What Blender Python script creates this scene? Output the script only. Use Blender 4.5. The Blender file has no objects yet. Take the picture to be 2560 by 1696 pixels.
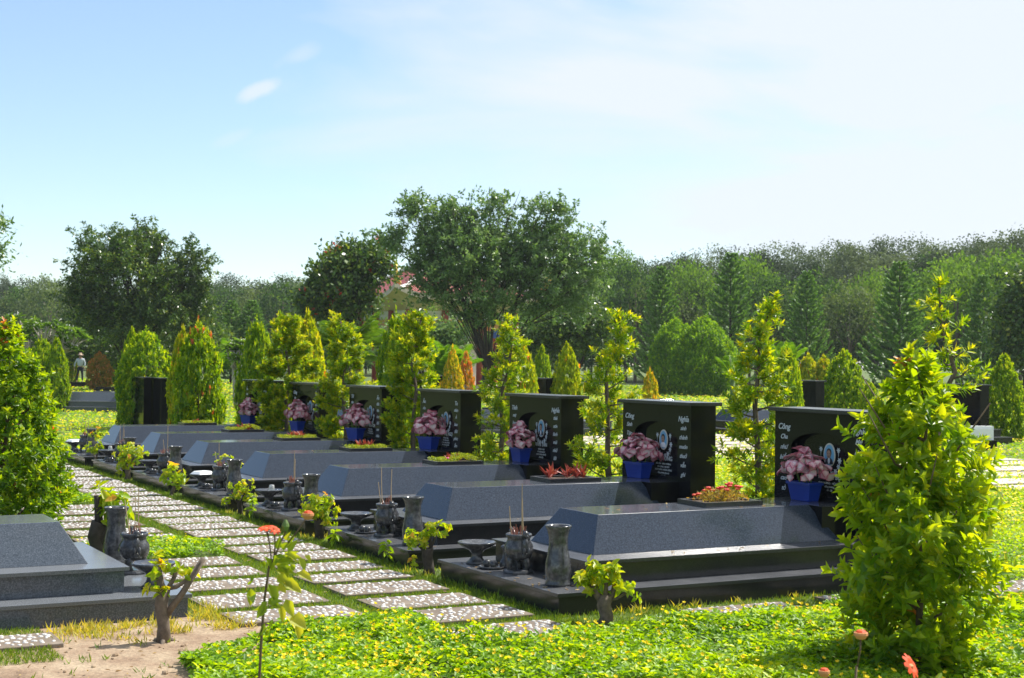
import bpy, bmesh, math
import numpy as np
from mathutils import Vector, Matrix, Quaternion

SC = bpy.context.scene
COL = SC.collection
PI = math.pi

# ------------------------------------------------------------------ frame of the place
# x to the right, y away from the photographer, z up; the tomb rows run along RV, each tomb's axis along GV
F, HY, YAW, ROLL, EYE = 3587.65, 907.39, 0.503, 0.0132, 1.9
OX, OY = 0.3656, 10.7498
PH = math.atan((HY - 848) / F)
GV = (math.cos(YAW), math.sin(YAW)); RV = (-math.sin(YAW), math.cos(YAW))
PITCH = 2.672
K = 2560 / 2367.0

def W(g, r, z=0.0):
    return Vector((OX + g * GV[0] + r * RV[0], OY + g * GV[1] + r * RV[1], z))

def GRn(X, Y):
    dx, dy = X - OX, Y - OY
    return dx * GV[0] + dy * GV[1], dx * RV[0] + dy * RV[1]

def ray(x, y):
    x, y = x * K, y * K
    a, b = x - 1280, y - 848
    c, s = math.cos(ROLL), math.sin(ROLL)
    u, w = c * a + s * b, -s * a + c * b
    d = (u / F, 1.0, -w / F)
    return (d[0], d[1] * math.cos(PH) - d[2] * math.sin(PH), d[1] * math.sin(PH) + d[2] * math.cos(PH))

def at(x, y, Y):
    d = ray(x, y); t = Y / d[1]
    return Vector((d[0] * t, Y, EYE + d[2] * t))

def xz(x, y, Y):
    p = at(x, y, Y); return p.x, p.z

# ------------------------------------------------------------------ materials
def new_mat(name):
    m = bpy.data.materials.new(name); m.use_nodes = True
    nt = m.node_tree; b = nt.nodes['Principled BSDF']
    return m, nt, b

def N(nt, t, **kw):
    n = nt.nodes.new(t)
    for k, v in kw.items(): setattr(n, k, v)
    return n

def ramp(nt, stops, interp='LINEAR'):
    n = N(nt, 'ShaderNodeValToRGB'); cr = n.color_ramp; cr.interpolation = interp
    while len(cr.elements) < len(stops): cr.elements.new(0.5)
    for e, (p, c) in zip(cr.elements, stops):
        e.position = p; e.color = (*c, 1)
    return n

def noise(nt, scale, detail=4, rough=0.6, coord='Object', vec=None):
    if vec == 'world': vec = N(nt, 'ShaderNodeNewGeometry').outputs['Position']
    tc = N(nt, 'ShaderNodeTexCoord'); n = N(nt, 'ShaderNodeTexNoise')
    n.inputs['Scale'].default_value = scale; n.inputs['Detail'].default_value = detail
    n.inputs['Roughness'].default_value = rough
    nt.links.new(vec if vec is not None else tc.outputs[coord], n.inputs['Vector'])
    return n

def plain(name, col, rough=0.6, metal=0.0, var=0.15, scale=8.0, bump=0.0, spec=0.5):
    m, nt, b = new_mat(name)
    n = noise(nt, scale)
    lo = tuple(c * (1 - var) for c in col); hi = tuple(min(1, c * (1 + var)) for c in col)
    r = ramp(nt, [(0.3, lo), (0.7, hi)])
    nt.links.new(n.outputs['Fac'], r.inputs['Fac']); nt.links.new(r.outputs['Color'], b.inputs['Base Color'])
    b.inputs['Roughness'].default_value = rough; b.inputs['Metallic'].default_value = metal
    b.inputs['Specular IOR Level'].default_value = spec
    if bump:
        bp = N(nt, 'ShaderNodeBump'); bp.inputs['Strength'].default_value = bump; bp.inputs['Distance'].default_value = 0.01
        nt.links.new(n.outputs['Fac'], bp.inputs['Height']); nt.links.new(bp.outputs['Normal'], b.inputs['Normal'])
    return m

def granite(name, dark, light, rough=0.16, scale=170, dust=0.25, spec=0.5, dusty_sheen=0.42):
    m, nt, b = new_mat(name)
    n = noise(nt, scale, 3, 0.7)
    r = ramp(nt, [(0.34, dark), (0.52, tuple((a + c) / 2 for a, c in zip(dark, light))), (0.66, light)])
    nt.links.new(n.outputs['Fac'], r.inputs['Fac'])
    n2 = noise(nt, 2.3, 5, 0.65, vec='world')
    r2 = ramp(nt, [(0.5, (0, 0, 0)), (0.8, (dust, dust, dust))])
    nt.links.new(n2.outputs['Fac'], r2.inputs['Fac'])
    mx = N(nt, 'ShaderNodeMix', data_type='RGBA')
    nt.links.new(r2.outputs['Color'], mx.inputs['Factor'])
    nt.links.new(r.outputs['Color'], mx.inputs['A']); mx.inputs['B'].default_value = (0.085, 0.08, 0.07, 1)
    # upward faces paler: some dust, plus sky sheen painted into the base colour
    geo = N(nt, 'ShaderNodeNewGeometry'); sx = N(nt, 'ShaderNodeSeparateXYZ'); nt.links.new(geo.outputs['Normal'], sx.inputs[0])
    up = N(nt, 'ShaderNodeMapRange'); up.inputs['From Min'].default_value = 0.85; up.inputs['From Max'].default_value = 0.98; up.inputs['To Max'].default_value = dusty_sheen
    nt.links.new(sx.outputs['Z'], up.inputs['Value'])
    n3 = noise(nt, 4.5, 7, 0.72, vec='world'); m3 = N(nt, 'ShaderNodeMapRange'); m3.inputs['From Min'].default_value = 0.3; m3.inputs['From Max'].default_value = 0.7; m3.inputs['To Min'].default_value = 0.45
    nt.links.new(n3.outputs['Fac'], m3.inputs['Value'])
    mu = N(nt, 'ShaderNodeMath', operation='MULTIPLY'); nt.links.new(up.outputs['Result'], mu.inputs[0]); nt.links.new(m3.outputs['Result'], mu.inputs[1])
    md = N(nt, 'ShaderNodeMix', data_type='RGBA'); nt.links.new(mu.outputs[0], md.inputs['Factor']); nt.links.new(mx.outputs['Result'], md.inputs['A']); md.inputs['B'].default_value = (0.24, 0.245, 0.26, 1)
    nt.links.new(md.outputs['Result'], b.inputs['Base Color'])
    mr = N(nt, 'ShaderNodeMapRange'); mr.inputs['To Min'].default_value = rough * 0.75; mr.inputs['To Max'].default_value = rough * 1.5
    nt.links.new(n2.outputs['Fac'], mr.inputs['Value']); nt.links.new(mr.outputs['Result'], b.inputs['Roughness'])
    b.inputs['Specular IOR Level'].default_value = spec
    return m

def leafmat(name, stops, trans=0.5, rough=0.38, gain=(2.3, 1.9, 0.4), spec=0.45):
    m, nt, b = new_mat(name)
    a = N(nt, 'ShaderNodeAttribute', attribute_name='tint')
    r = ramp(nt, stops); nt.links.new(a.outputs['Fac'], r.inputs['Fac'])
    nt.links.new(r.outputs['Color'], b.inputs['Base Color'])
    b.inputs['Roughness'].default_value = rough; b.inputs['Specular IOR Level'].default_value = spec
    t = N(nt, 'ShaderNodeBsdfTranslucent')
    vm = N(nt, 'ShaderNodeVectorMath', operation='MULTIPLY'); vm.inputs[1].default_value = gain
    nt.links.new(r.outputs['Color'], vm.inputs[0]); nt.links.new(vm.outputs['Vector'], t.inputs['Color'])
    mx = N(nt, 'ShaderNodeMixShader'); mx.inputs[0].default_value = trans
    nt.links.new(b.outputs[0], mx.inputs[1]); nt.links.new(t.outputs[0], mx.inputs[2])
    nt.links.new(mx.outputs[0], nt.nodes['Material Output'].inputs['Surface'])
    return m

M = {}
M['slab'] = granite('slab_granite', (0.012, 0.018, 0.030), (0.048, 0.064, 0.094), 0.10, 85, 0.10)
M['black'] = granite('black_granite', (0.006, 0.0065, 0.007), (0.016, 0.017, 0.019), 0.08, 190, 0.05, 0.2)
M['plinth'] = granite('plinth_granite', (0.012, 0.013, 0.014), (0.032, 0.033, 0.035), 0.14, 190, 0.22, 0.4)
M['cap'] = granite('cap_granite', (0.016, 0.018, 0.021), (0.05, 0.053, 0.058), 0.20, 190, 0.25)
M['pale'] = granite('pale_granite', (0.030, 0.042, 0.058), (0.105, 0.125, 0.155), 0.14, 105, 0.15)
M['palecap'] = granite('pale_cap_granite', (0.06, 0.07, 0.082), (0.17, 0.185, 0.2), 0.2, 150, 0.2)

def marble():
    m, nt, b = new_mat('mottled_marble')
    n = noise(nt, 26, 6, 0.72)
    r = ramp(nt, [(0.34, (0.022, 0.023, 0.025)), (0.52, (0.058, 0.060, 0.064)), (0.68, (0.125, 0.128, 0.132)), (0.82, (0.28, 0.285, 0.29))])
    nt.links.new(n.outputs['Fac'], r.inputs['Fac']); nt.links.new(r.outputs['Color'], b.inputs['Base Color'])
    b.inputs['Roughness'].default_value = 0.16
    return m
M['marble'] = marble()
M['letter'] = plain('silver_lettering', (0.62, 0.66, 0.68), 0.4, 0, 0.05)
M['soil'] = plain('planter_soil', (0.09, 0.06, 0.04), 0.95, 0, 0.4, 30, 0.4)
M['blue'] = plain('blue_plastic', (0.009, 0.040, 0.30), 0.35, 0, 0.12, 5)
M['wood'] = plain('bark', (0.13, 0.10, 0.075), 0.9, 0, 0.45, 22, 0.6)
M['darkwood'] = plain('dark_bark', (0.045, 0.036, 0.028), 0.9, 0, 0.4, 16, 0.5)
M['palebark'] = plain('pale_bark', (0.36, 0.33, 0.28), 0.85, 0, 0.25, 14, 0.4)
M['stem'] = plain('green_stem', (0.10, 0.17, 0.03), 0.6, 0, 0.25, 30)
M['brownstem'] = plain('brown_stem', (0.11, 0.075, 0.04), 0.8, 0, 0.3, 30)
M['incense'] = plain('incense_pink', (0.30, 0.10, 0.065), 0.8, 0, 0.25, 40)
M['bamboo'] = plain('bamboo_stick', (0.42, 0.31, 0.18), 0.7, 0, 0.2, 40)
M['white'] = plain('white_plastic', (0.82, 0.83, 0.84), 0.4, 0, 0.03)
M['cream'] = plain('cream_plaster', (0.62, 0.53, 0.40), 0.85, 0, 0.10, 3)
M['whiteplaster'] = plain('white_plaster', (0.72, 0.70, 0.66), 0.85, 0, 0.08, 3)
M['gold'] = plain('gold_paint', (0.75, 0.48, 0.08), 0.3, 0.35, 0.15, 6)
M['red'] = plain('red_paint', (0.36, 0.07, 0.05), 0.6, 0, 0.15, 6)
M['orange'] = plain('orange_paint', (0.62, 0.27, 0.10), 0.7, 0, 0.2, 6)
M['bluepaint'] = plain('blue_paint', (0.03, 0.08, 0.34), 0.5, 0, 0.15, 4)
M['skin'] = plain('skin', (0.40, 0.24, 0.16), 0.6, 0, 0.05)
M['shirt'] = plain('pale_blue_shirt', (0.50, 0.56, 0.62), 0.85, 0, 0.08, 20)
M['trousers'] = plain('navy_trousers', (0.012, 0.017, 0.035), 0.85, 0, 0.2, 20)
M['hat'] = plain('straw_hat', (0.48, 0.36, 0.26), 0.85, 0, 0.15, 40)
M['hair'] = plain('black_hair', (0.012, 0.01, 0.009), 0.5, 0, 0.2, 40)
M['photoblue'] = plain('portrait_blue', (0.18, 0.42, 0.62), 0.35, 0, 0.06)
M['photorim'] = plain('portrait_rim', (0.72, 0.66, 0.58), 0.35, 0, 0.06)
M['suit'] = plain('portrait_suit', (0.02, 0.025, 0.04), 0.35, 0, 0.06)
M['petalorange'] = plain('orange_petal', (0.72, 0.070, 0.004), 0.55, 0, 0.12, 30)
M['petalred'] = plain('coral_petal', (0.74, 0.055, 0.03), 0.5, 0, 0.15, 30)
M['magenta'] = plain('magenta_petal', (0.75, 0.02, 0.30), 0.5, 0, 0.1, 30)

def cupmat():
    m, nt, b = new_mat('clear_plastic')
    b.inputs['Base Color'].default_value = (0.8, 0.82, 0.8, 1); b.inputs['Roughness'].default_value = 0.25
    b.inputs['Transmission Weight'].default_value = 0.55
    n = noise(nt, 12); mr = N(nt, 'ShaderNodeMapRange'); mr.inputs['To Min'].default_value = 0.18; mr.inputs['To Max'].default_value = 0.4
    nt.links.new(n.outputs['Fac'], mr.inputs['Value']); nt.links.new(mr.outputs['Result'], b.inputs['Roughness'])
    return m
M['cup'] = cupmat()

def concrete():
    m, nt, b = new_mat('slab_concrete')
    n = noise(nt, 3.2, 7, 0.7, vec='world'); n2 = noise(nt, 90, 2, 0.5)
    r = ramp(nt, [(0.3, (0.12, 0.090, 0.065)), (0.55, (0.19, 0.150, 0.112)), (0.75, (0.30, 0.25, 0.20))])
    nt.links.new(n.outputs['Fac'], r.inputs['Fac']); nt.links.new(r.outputs['Color'], b.inputs['Base Color'])
    b.inputs['Roughness'].default_value = 0.9
    bp = N(nt, 'ShaderNodeBump'); bp.inputs['Strength'].default_value = 0.3; bp.inputs['Distance'].default_value = 0.004
    nt.links.new(n2.outputs['Fac'], bp.inputs['Height']); nt.links.new(bp.outputs['Normal'], b.inputs['Normal'])
    return m
M['concrete'] = concrete()
M['pebble'] = plain('white_pebble', (0.60, 0.58, 0.55), 0.5, 0, 0.22, 25)
M['paleslab'] = plain('pale_concrete', (0.52, 0.45, 0.39), 0.9, 0, 0.18, 4, 0.2)

# leaves: colour runs along the 'tint' of each leaf, from old dark leaf to young shoot
M['lime'] = leafmat('lime_leaf', [(0, (0.040, 0.115, 0.006)), (0.35, (0.11, 0.235, 0.008)), (0.7, (0.27, 0.39, 0.010)), (0.92, (0.42, 0.45, 0.016)), (0.97, (0.50, 0.20, 0.08)), (1, (0.46, 0.10, 0.08))])
M['yellow'] = leafmat('yellow_leaf', [(0, (0.08, 0.17, 0.006)), (0.4, (0.22, 0.33, 0.008)), (0.75, (0.42, 0.44, 0.012)), (0.92, (0.55, 0.48, 0.02)), (0.97, (0.6, 0.25, 0.05)), (1, (0.55, 0.12, 0.06))])
M['orangeleaf'] = leafmat('orange_leaf', [(0, (0.16, 0.24, 0.01)), (0.35, (0.42, 0.40, 0.02)), (0.65, (0.62, 0.42, 0.05)), (1, (0.65, 0.25, 0.10))])
M['redleaf'] = leafmat('red_leaf', [(0, (0.10, 0.18, 0.01)), (0.4, (0.30, 0.24, 0.04)), (0.7, (0.55, 0.22, 0.10)), (1, (0.58, 0.14, 0.09))])
M['podo'] = leafmat('podocarpus_leaf', [(0, (0.045, 0.125, 0.006)), (0.4, (0.14, 0.27, 0.008)), (0.75, (0.36, 0.42, 0.012)), (1, (0.50, 0.47, 0.02))])
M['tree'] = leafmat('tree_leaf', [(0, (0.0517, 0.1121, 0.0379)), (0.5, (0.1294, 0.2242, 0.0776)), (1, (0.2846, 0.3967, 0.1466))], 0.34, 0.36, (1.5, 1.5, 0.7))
M['tree2'] = leafmat('feathery_leaf', [(0, (0.055, 0.115, 0.035)), (0.5, (0.135, 0.235, 0.075)), (1, (0.28, 0.38, 0.14))], 0.38, 0.36, (1.4, 1.45, 0.7), .45)
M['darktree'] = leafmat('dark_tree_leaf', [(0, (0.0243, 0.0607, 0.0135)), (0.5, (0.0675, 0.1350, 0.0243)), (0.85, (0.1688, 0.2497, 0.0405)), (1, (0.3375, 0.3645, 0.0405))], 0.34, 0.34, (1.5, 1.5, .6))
M['rubber'] = leafmat('rubber_leaf', [(0, (0.034, 0.056, 0.026)), (0.5, (0.078, 0.112, 0.052)), (1, (0.155, 0.195, 0.095))], 0.24, 0.7, (1.25, 1.35, 0.7), .15)
M['wood_green'] = leafmat('mid_green_leaf', [(0, (0.0189, 0.0499, 0.0172)), (0.35, (0.0602, 0.1290, 0.0275)), (0.65, (0.1118, 0.2064, 0.0361)), (1, (0.2150, 0.3182, 0.0516))], 0.38, 0.75, (1.6, 1.6, .6), .12)
M['singlebright'] = leafmat('bright_green_leaf', [(0, (0.05, 0.115, 0.016)), (0.5, (0.115, 0.215, 0.030)), (1, (0.22, 0.33, 0.05))], 0.4, 0.7, (1.6, 1.6, .5), .15)
M['singleolive'] = leafmat('olive_leaf', [(0, (0.05, 0.085, 0.03)), (0.5, (0.115, 0.165, 0.055)), (1, (0.22, 0.28, 0.10))], 0.35, 0.6, (1.5, 1.5, .6), .2)
M['topiary'] = leafmat('topiary_leaf', [(0, (0.0402, 0.1206, 0.0081)), (0.5, (0.1138, 0.2545, 0.0134)), (0.85, (0.2678, 0.4420, 0.0161)), (1, (0.4018, 0.5357, 0.0201))])
M['palmdark'] = leafmat('dark_palm_leaf', [(0, (0.03, 0.085, 0.01)), (0.6, (0.07, 0.16, 0.018)), (1, (0.14, 0.25, 0.03))], 0.35, 0.35)
M['pine'] = leafmat('norfolk_needle', [(0, (0.0666, 0.1409, 0.0352)), (0.6, (0.1663, 0.3229, 0.0666)), (1, (0.3132, 0.4894, 0.0979))], 0.3, 0.5, (1.6, 1.6, .5))
M['palm'] = leafmat('palm_leaf', [(0, (0.04, 0.13, 0.008)), (0.6, (0.10, 0.24, 0.014)), (1, (0.20, 0.34, 0.02))], 0.4, 0.35)
M['peanut'] = leafmat('ground_cover_leaf', [(0, (0.0732, 0.1891, 0.0061)), (0.5, (0.1952, 0.3599, 0.0073)), (0.9, (0.3782, 0.5124, 0.0122)), (1, (0.4880, 0.5612, 0.0244))], 0.45, 0.45)
M['lawn'] = leafmat('lawn_leaf', [(0, (0.13, 0.30, 0.006)), (0.5, (0.27, 0.44, 0.008)), (1, (0.45, 0.50, 0.012))], 0.4, 0.55)
M['grass'] = leafmat('grass_blade', [(0, (0.06, 0.13, 0.012)), (0.5, (0.13, 0.235, 0.018)), (0.85, (0.23, 0.30, 0.03)), (1, (0.36, 0.32, 0.09))], 0.35, 0.6)
M['dry'] = leafmat('dry_grass_blade', [(0, (0.20, 0.27, 0.03)), (0.5, (0.42, 0.40, 0.07)), (1, (0.55, 0.44, 0.15))], 0.4, 0.6)
M['litter'] = leafmat('dry_litter', [(0, (0.10, 0.06, 0.03)), (0.5, (0.26, 0.17, 0.08)), (1, (0.42, 0.31, 0.13))], 0.2, 0.8)
M['yflower'] = leafmat('yellow_petal', [(0, (0.92, 0.66, 0.004)), (1, (0.95, 0.78, 0.008))], 0.3, 0.6, (1, 1, 0.6))
M['stumpleaf'] = leafmat('bougainvillea_leaf', [(0, (0.10, 0.22, 0.008)), (0.45, (0.24, 0.38, 0.010)), (0.85, (0.48, 0.47, 0.018)), (1, (0.5, 0.27, 0.04))], 0.45, 0.4)
M['caladium'] = leafmat('pink_leaf', [(0, (0.2760, 0.0138, 0.0690)), (0.3, (0.5520, 0.0575, 0.1610)), (0.6, (0.7590, 0.3220, 0.3910)), (0.85, (0.8000, 0.5980, 0.5980)), (1, (0.8000, 0.7820, 0.7360))], 0.25, 0.5, (1.1, 1, 1))
M['sedum'] = leafmat('sedum_leaf', [(0, (0.13, 0.22, 0.012)), (1, (0.34, 0.40, 0.04))], 0.35, 0.5)
M['rhoeo'] = leafmat('bromeliad_leaf', [(0, (0.14, 0.025, 0.03)), (0.6, (0.38, 0.07, 0.04)), (0.85, (0.5, 0.14, 0.05)), (1, (0.22, 0.26, 0.16))], 0.3, 0.35, (1.2, 1, 1))
M['portulaca'] = leafmat('portulaca_leaf', [(0, (0.20, 0.18, 0.04)), (0.6, (0.36, 0.30, 0.07)), (1, (0.42, 0.22, 0.08))], 0.35, 0.5)
M['tithonia'] = leafmat('weed_leaf', [(0, (0.10, 0.20, 0.012)), (0.6, (0.22, 0.32, 0.02)), (1, (0.40, 0.42, 0.05))], 0.5, 0.5)
M['flowerred'] = leafmat('flame_flower', [(0, (0.55, 0.05, 0.02)), (1, (0.7, 0.1, 0.02))], 0.3, 0.5, (1, 1, 1))
M['flowerwhite'] = leafmat('white_flower', [(0, (0.7, 0.7, 0.6)), (1, (0.8, 0.8, 0.76))], 0.3, 0.5, (1, 1, 1))

def groundmat():
    m, nt, b = new_mat('ground_soil_and_turf')
    geo = N(nt, 'ShaderNodeNewGeometry')
    n = noise(nt, 0.9, 6, 0.6, vec=geo.outputs['Position']); n2 = noise(nt, 9, 5, 0.65, vec=geo.outputs['Position'])
    r = ramp(nt, [(0.35, (0.07, 0.115, 0.016)), (0.55, (0.11, 0.165, 0.022)), (0.75, (0.16, 0.17, 0.04))])
    nt.links.new(n.outputs['Fac'], r.inputs['Fac'])
    r2 = ramp(nt, [(0.35, (0.55, 0.55, 0.55)), (0.7, (1.25, 1.2, 1.1))]); nt.links.new(n2.outputs['Fac'], r2.inputs['Fac'])
    mx = N(nt, 'ShaderNodeMix', data_type='RGBA', blend_type='MULTIPLY'); mx.inputs['Factor'].default_value = 1
    nt.links.new(r.outputs['Color'], mx.inputs['A']); nt.links.new(r2.outputs['Color'], mx.inputs['B'])
    nt.links.new(mx.outputs['Result'], b.inputs['Base Color']); b.inputs['Roughness'].default_value = 0.95
    bp = N(nt, 'ShaderNodeBump'); bp.inputs['Strength'].default_value = 0.5; bp.inputs['Distance'].default_value = 0.02
    nt.links.new(n2.outputs['Fac'], bp.inputs['Height']); nt.links.new(bp.outputs['Normal'], b.inputs['Normal'])
    return m
M['ground'] = groundmat()

def soilmat():
    m, nt, b = new_mat('bare_sandy_soil')
    n = noise(nt, 2.2, 7, 0.68); n2 = noise(nt, 45, 4, 0.7)
    r = ramp(nt, [(0.3, (0.16, 0.10, 0.06)), (0.44, (0.30, 0.205, 0.13)), (0.58, (0.41, 0.31, 0.205)), (0.8, (0.55, 0.45, 0.31))])
    nt.links.new(n.outputs['Fac'], r.inputs['Fac'])
    r2 = ramp(nt, [(0.3, (0.6, 0.6, 0.6)), (0.6, (1.05, 1.05, 1.05))]); nt.links.new(n2.outputs['Fac'], r2.inputs['Fac'])
    mx = N(nt, 'ShaderNodeMix', data_type='RGBA', blend_type='MULTIPLY'); mx.inputs['Factor'].default_value = 1
    nt.links.new(r.outputs['Color'], mx.inputs['A']); nt.links.new(r2.outputs['Color'], mx.inputs['B'])
    nt.links.new(mx.outputs['Result'], b.inputs['Base Color']); b.inputs['Roughness'].default_value = 0.95
    bp = N(nt, 'ShaderNodeBump'); bp.inputs['Strength'].default_value = 0.7; bp.inputs['Distance'].default_value = 0.012
    nt.links.new(n2.outputs['Fac'], bp.inputs['Height']); nt.links.new(bp.outputs['Normal'], b.inputs['Normal'])
    return m
M['baresoil'] = soilmat()

def tilemat():
    m, nt, b = new_mat('red_roof_tiles')
    tc = N(nt, 'ShaderNodeTexCoord'); wv = N(nt, 'ShaderNodeTexWave'); wv.inputs['Scale'].default_value = 1.6
    wv.inputs['Distortion'].default_value = 0.4
    nt.links.new(tc.outputs['Object'], wv.inputs['Vector'])
    r = ramp(nt, [(0.1, (0.16, 0.03, 0.025)), (0.6, (0.42, 0.085, 0.06))]); nt.links.new(wv.outputs['Fac'], r.inputs['Fac'])
    nt.links.new(r.outputs['Color'], b.inputs['Base Color']); b.inputs['Roughness'].default_value = 0.5
    bp = N(nt, 'ShaderNodeBump'); bp.inputs['Distance'].default_value = 0.1
    nt.links.new(wv.outputs['Fac'], bp.inputs['Height']); nt.links.new(bp.outputs['Normal'], b.inputs['Normal'])
    return m
M['tiles'] = tilemat()

# ------------------------------------------------------------------ mesh helpers
class MB:
    def __init__(s): s.v = []; s.f = []; s.m = []
    def add(s, vs, fs, mi=0):
        o = len(s.v); s.v += [tuple(p) for p in vs]
        s.f += [tuple(i + o for i in f) for f in fs]; s.m += [mi] * len(fs); return s
    def hexa(s, b, t, z0, z1, mi=0):
        vs = [(b[0], b[2], z0), (b[1], b[2], z0), (b[1], b[3], z0), (b[0], b[3], z0),
              (t[0], t[2], z1), (t[1], t[2], z1), (t[1], t[3], z1), (t[0], t[3], z1)]
        return s.add(vs, [(3, 2, 1, 0), (4, 5, 6, 7), (0, 1, 5, 4), (1, 2, 6, 5), (2, 3, 7, 6), (3, 0, 4, 7)], mi)
    def box(s, x0, x1, y0, y1, z0, z1, mi=0): return s.hexa((x0, x1, y0, y1), (x0, x1, y0, y1), z0, z1, mi)
    def lathe(s, prof, n=20, c=(0, 0, 0), mi=0, closed=True):
        vs = []; fs = []
        for r, z in prof:
            for k in range(n):
                a = 2 * PI * k / n; vs.append((c[0] + r * math.cos(a), c[1] + r * math.sin(a), c[2] + z))
        for i in range(len(prof) - 1):
            for k in range(n):
                k2 = (k + 1) % n; fs.append((i * n + k, i * n + k2, (i + 1) * n + k2, (i + 1) * n + k))
        if closed:
            fs.append(tuple(range(n - 1, -1, -1))); q = (len(prof) - 1) * n; fs.append(tuple(range(q, q + n)))
        return s.add(vs, fs, mi)
    def tube(s, pts, radii, n=7, mi=0):
        pts = [Vector(p) for p in pts]; vs = []; fs = []; up = Vector((0.3, 0.2, 1)).normalized(); side = None
        for i, p in enumerate(pts):
            d = (pts[min(i + 1, len(pts) - 1)] - pts[max(i - 1, 0)]).normalized()
            if side is None:
                side = d.cross(up)
                if side.length < 0.05: side = d.cross(Vector((1, 0, 0)))
            side = (side - d * side.dot(d)).normalized(); w = d.cross(side)
            r = radii[i] if hasattr(radii, '__len__') else radii
            for k in range(n):
                a = 2 * PI * k / n; vs.append(p + side * (r * math.cos(a)) + w * (r * math.sin(a)))
        for i in range(len(pts) - 1):
            for k in range(n):
                k2 = (k + 1) % n; fs.append((i * n + k, i * n + k2, (i + 1) * n + k2, (i + 1) * n + k))
        fs.append(tuple(range(n - 1, -1, -1))); q = (len(pts) - 1) * n; fs.append(tuple(range(q, q + n)))
        return s.add(vs, fs, mi)
    def blob(s, c, r, n=10, m=6, mi=0, rot=None):
        if not hasattr(r, '__len__'): r = (r, r, r)
        vs = [Vector((0, 0, -r[2]))]; fs = []
        for i in range(1, m):
            t = PI * i / m
            for k in range(n):
                a = 2 * PI * k / n
                vs.append(Vector((r[0] * math.sin(t) * math.cos(a), r[1] * math.sin(t) * math.sin(a), -r[2] * math.cos(t))))
        vs.append(Vector((0, 0, r[2]))); top = len(vs) - 1
        for k in range(n):
            k2 = (k + 1) % n; fs.append((0, 1 + k2, 1 + k)); fs.append((top, top - n + k, top - n + k2))
            for i in range(m - 2):
                fs.append((1 + i * n + k, 1 + i * n + k2, 1 + (i + 1) * n + k2, 1 + (i + 1) * n + k))
        if rot is not None: vs = [rot @ v for v in vs]
        C = Vector(c); return s.add([v + C for v in vs], fs, mi)
    def mesh(s, name, mats, smooth=False, bevel=0.0):
        me = bpy.data.meshes.new(name); me.from_pydata(s.v, [], s.f)
        if not isinstance(mats, (list, tuple)): mats = [mats]
        for mt in mats: me.materials.append(mt)
        me.polygons.foreach_set('material_index', s.m)
        if bevel:
            bm = bmesh.new(); bm.from_mesh(me)
            bmesh.ops.recalc_face_normals(bm, faces=bm.faces)
            bmesh.ops.bevel(bm, geom=[e for e in bm.edges if e.calc_face_angle(0) > 0.3], offset=bevel, segments=2, profile=0.6, affect='EDGES')
            bm.to_mesh(me); bm.free()
        if smooth:
            me.polygons.foreach_set('use_smooth', [True] * len(me.polygons))
        me.update(); return me

def link(name, data, parent=None, loc=None, rz=None):
    o = bpy.data.objects.new(name, data); COL.objects.link(o)
    if parent is not None: o.parent = parent
    if loc is not None: o.location = loc
    if rz is not None: o.rotation_euler = (0, 0, rz)
    return o

def tag(o, label, cat, group=None):
    o['label'] = label; o['category'] = cat
    if group: o['group'] = group
    return o

def thing(name, label, cat, loc=(0, 0, 0), rz=0.0, group=None, sc=None):
    o = link(name, None, None, loc, rz); o.empty_display_size = 0.1
    if sc is not None: o.scale = sc if hasattr(sc, '__len__') else (sc, sc, sc)
    return tag(o, label, cat, group)

def kind(o, k): o['kind'] = k; return o

CACHE = {}
def cached(key, fn):
    if key not in CACHE: CACHE[key] = fn()
    return CACHE[key]

def quads(name, V, Fq, mats, tint=None, smooth=False, midx=None):
    V = np.asarray(V, dtype=np.float32).reshape(-1, 3); Fq = np.asarray(Fq, dtype=np.int32).reshape(-1, 4)
    me = bpy.data.meshes.new(name)
    me.vertices.add(len(V)); me.vertices.foreach_set('co', V.ravel())
    me.loops.add(Fq.size); me.loops.foreach_set('vertex_index', Fq.ravel())
    me.polygons.add(len(Fq)); me.polygons.foreach_set('loop_start', np.arange(0, Fq.size, 4, dtype=np.int32))
    if not isinstance(mats, (list, tuple)): mats = [mats]
    for m in mats: me.materials.append(m)
    if midx is not None: me.polygons.foreach_set('material_index', np.asarray(midx, dtype=np.int32))
    if tint is not None:
        a = me.attributes.new('tint', 'FLOAT', 'FACE'); a.data.foreach_set('value', np.asarray(tint, dtype=np.float32))
    me.update(calc_edges=True); me.validate()
    return me

def unit(a): return a / np.maximum(np.linalg.norm(a, axis=-1, keepdims=True), 1e-9)

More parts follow.
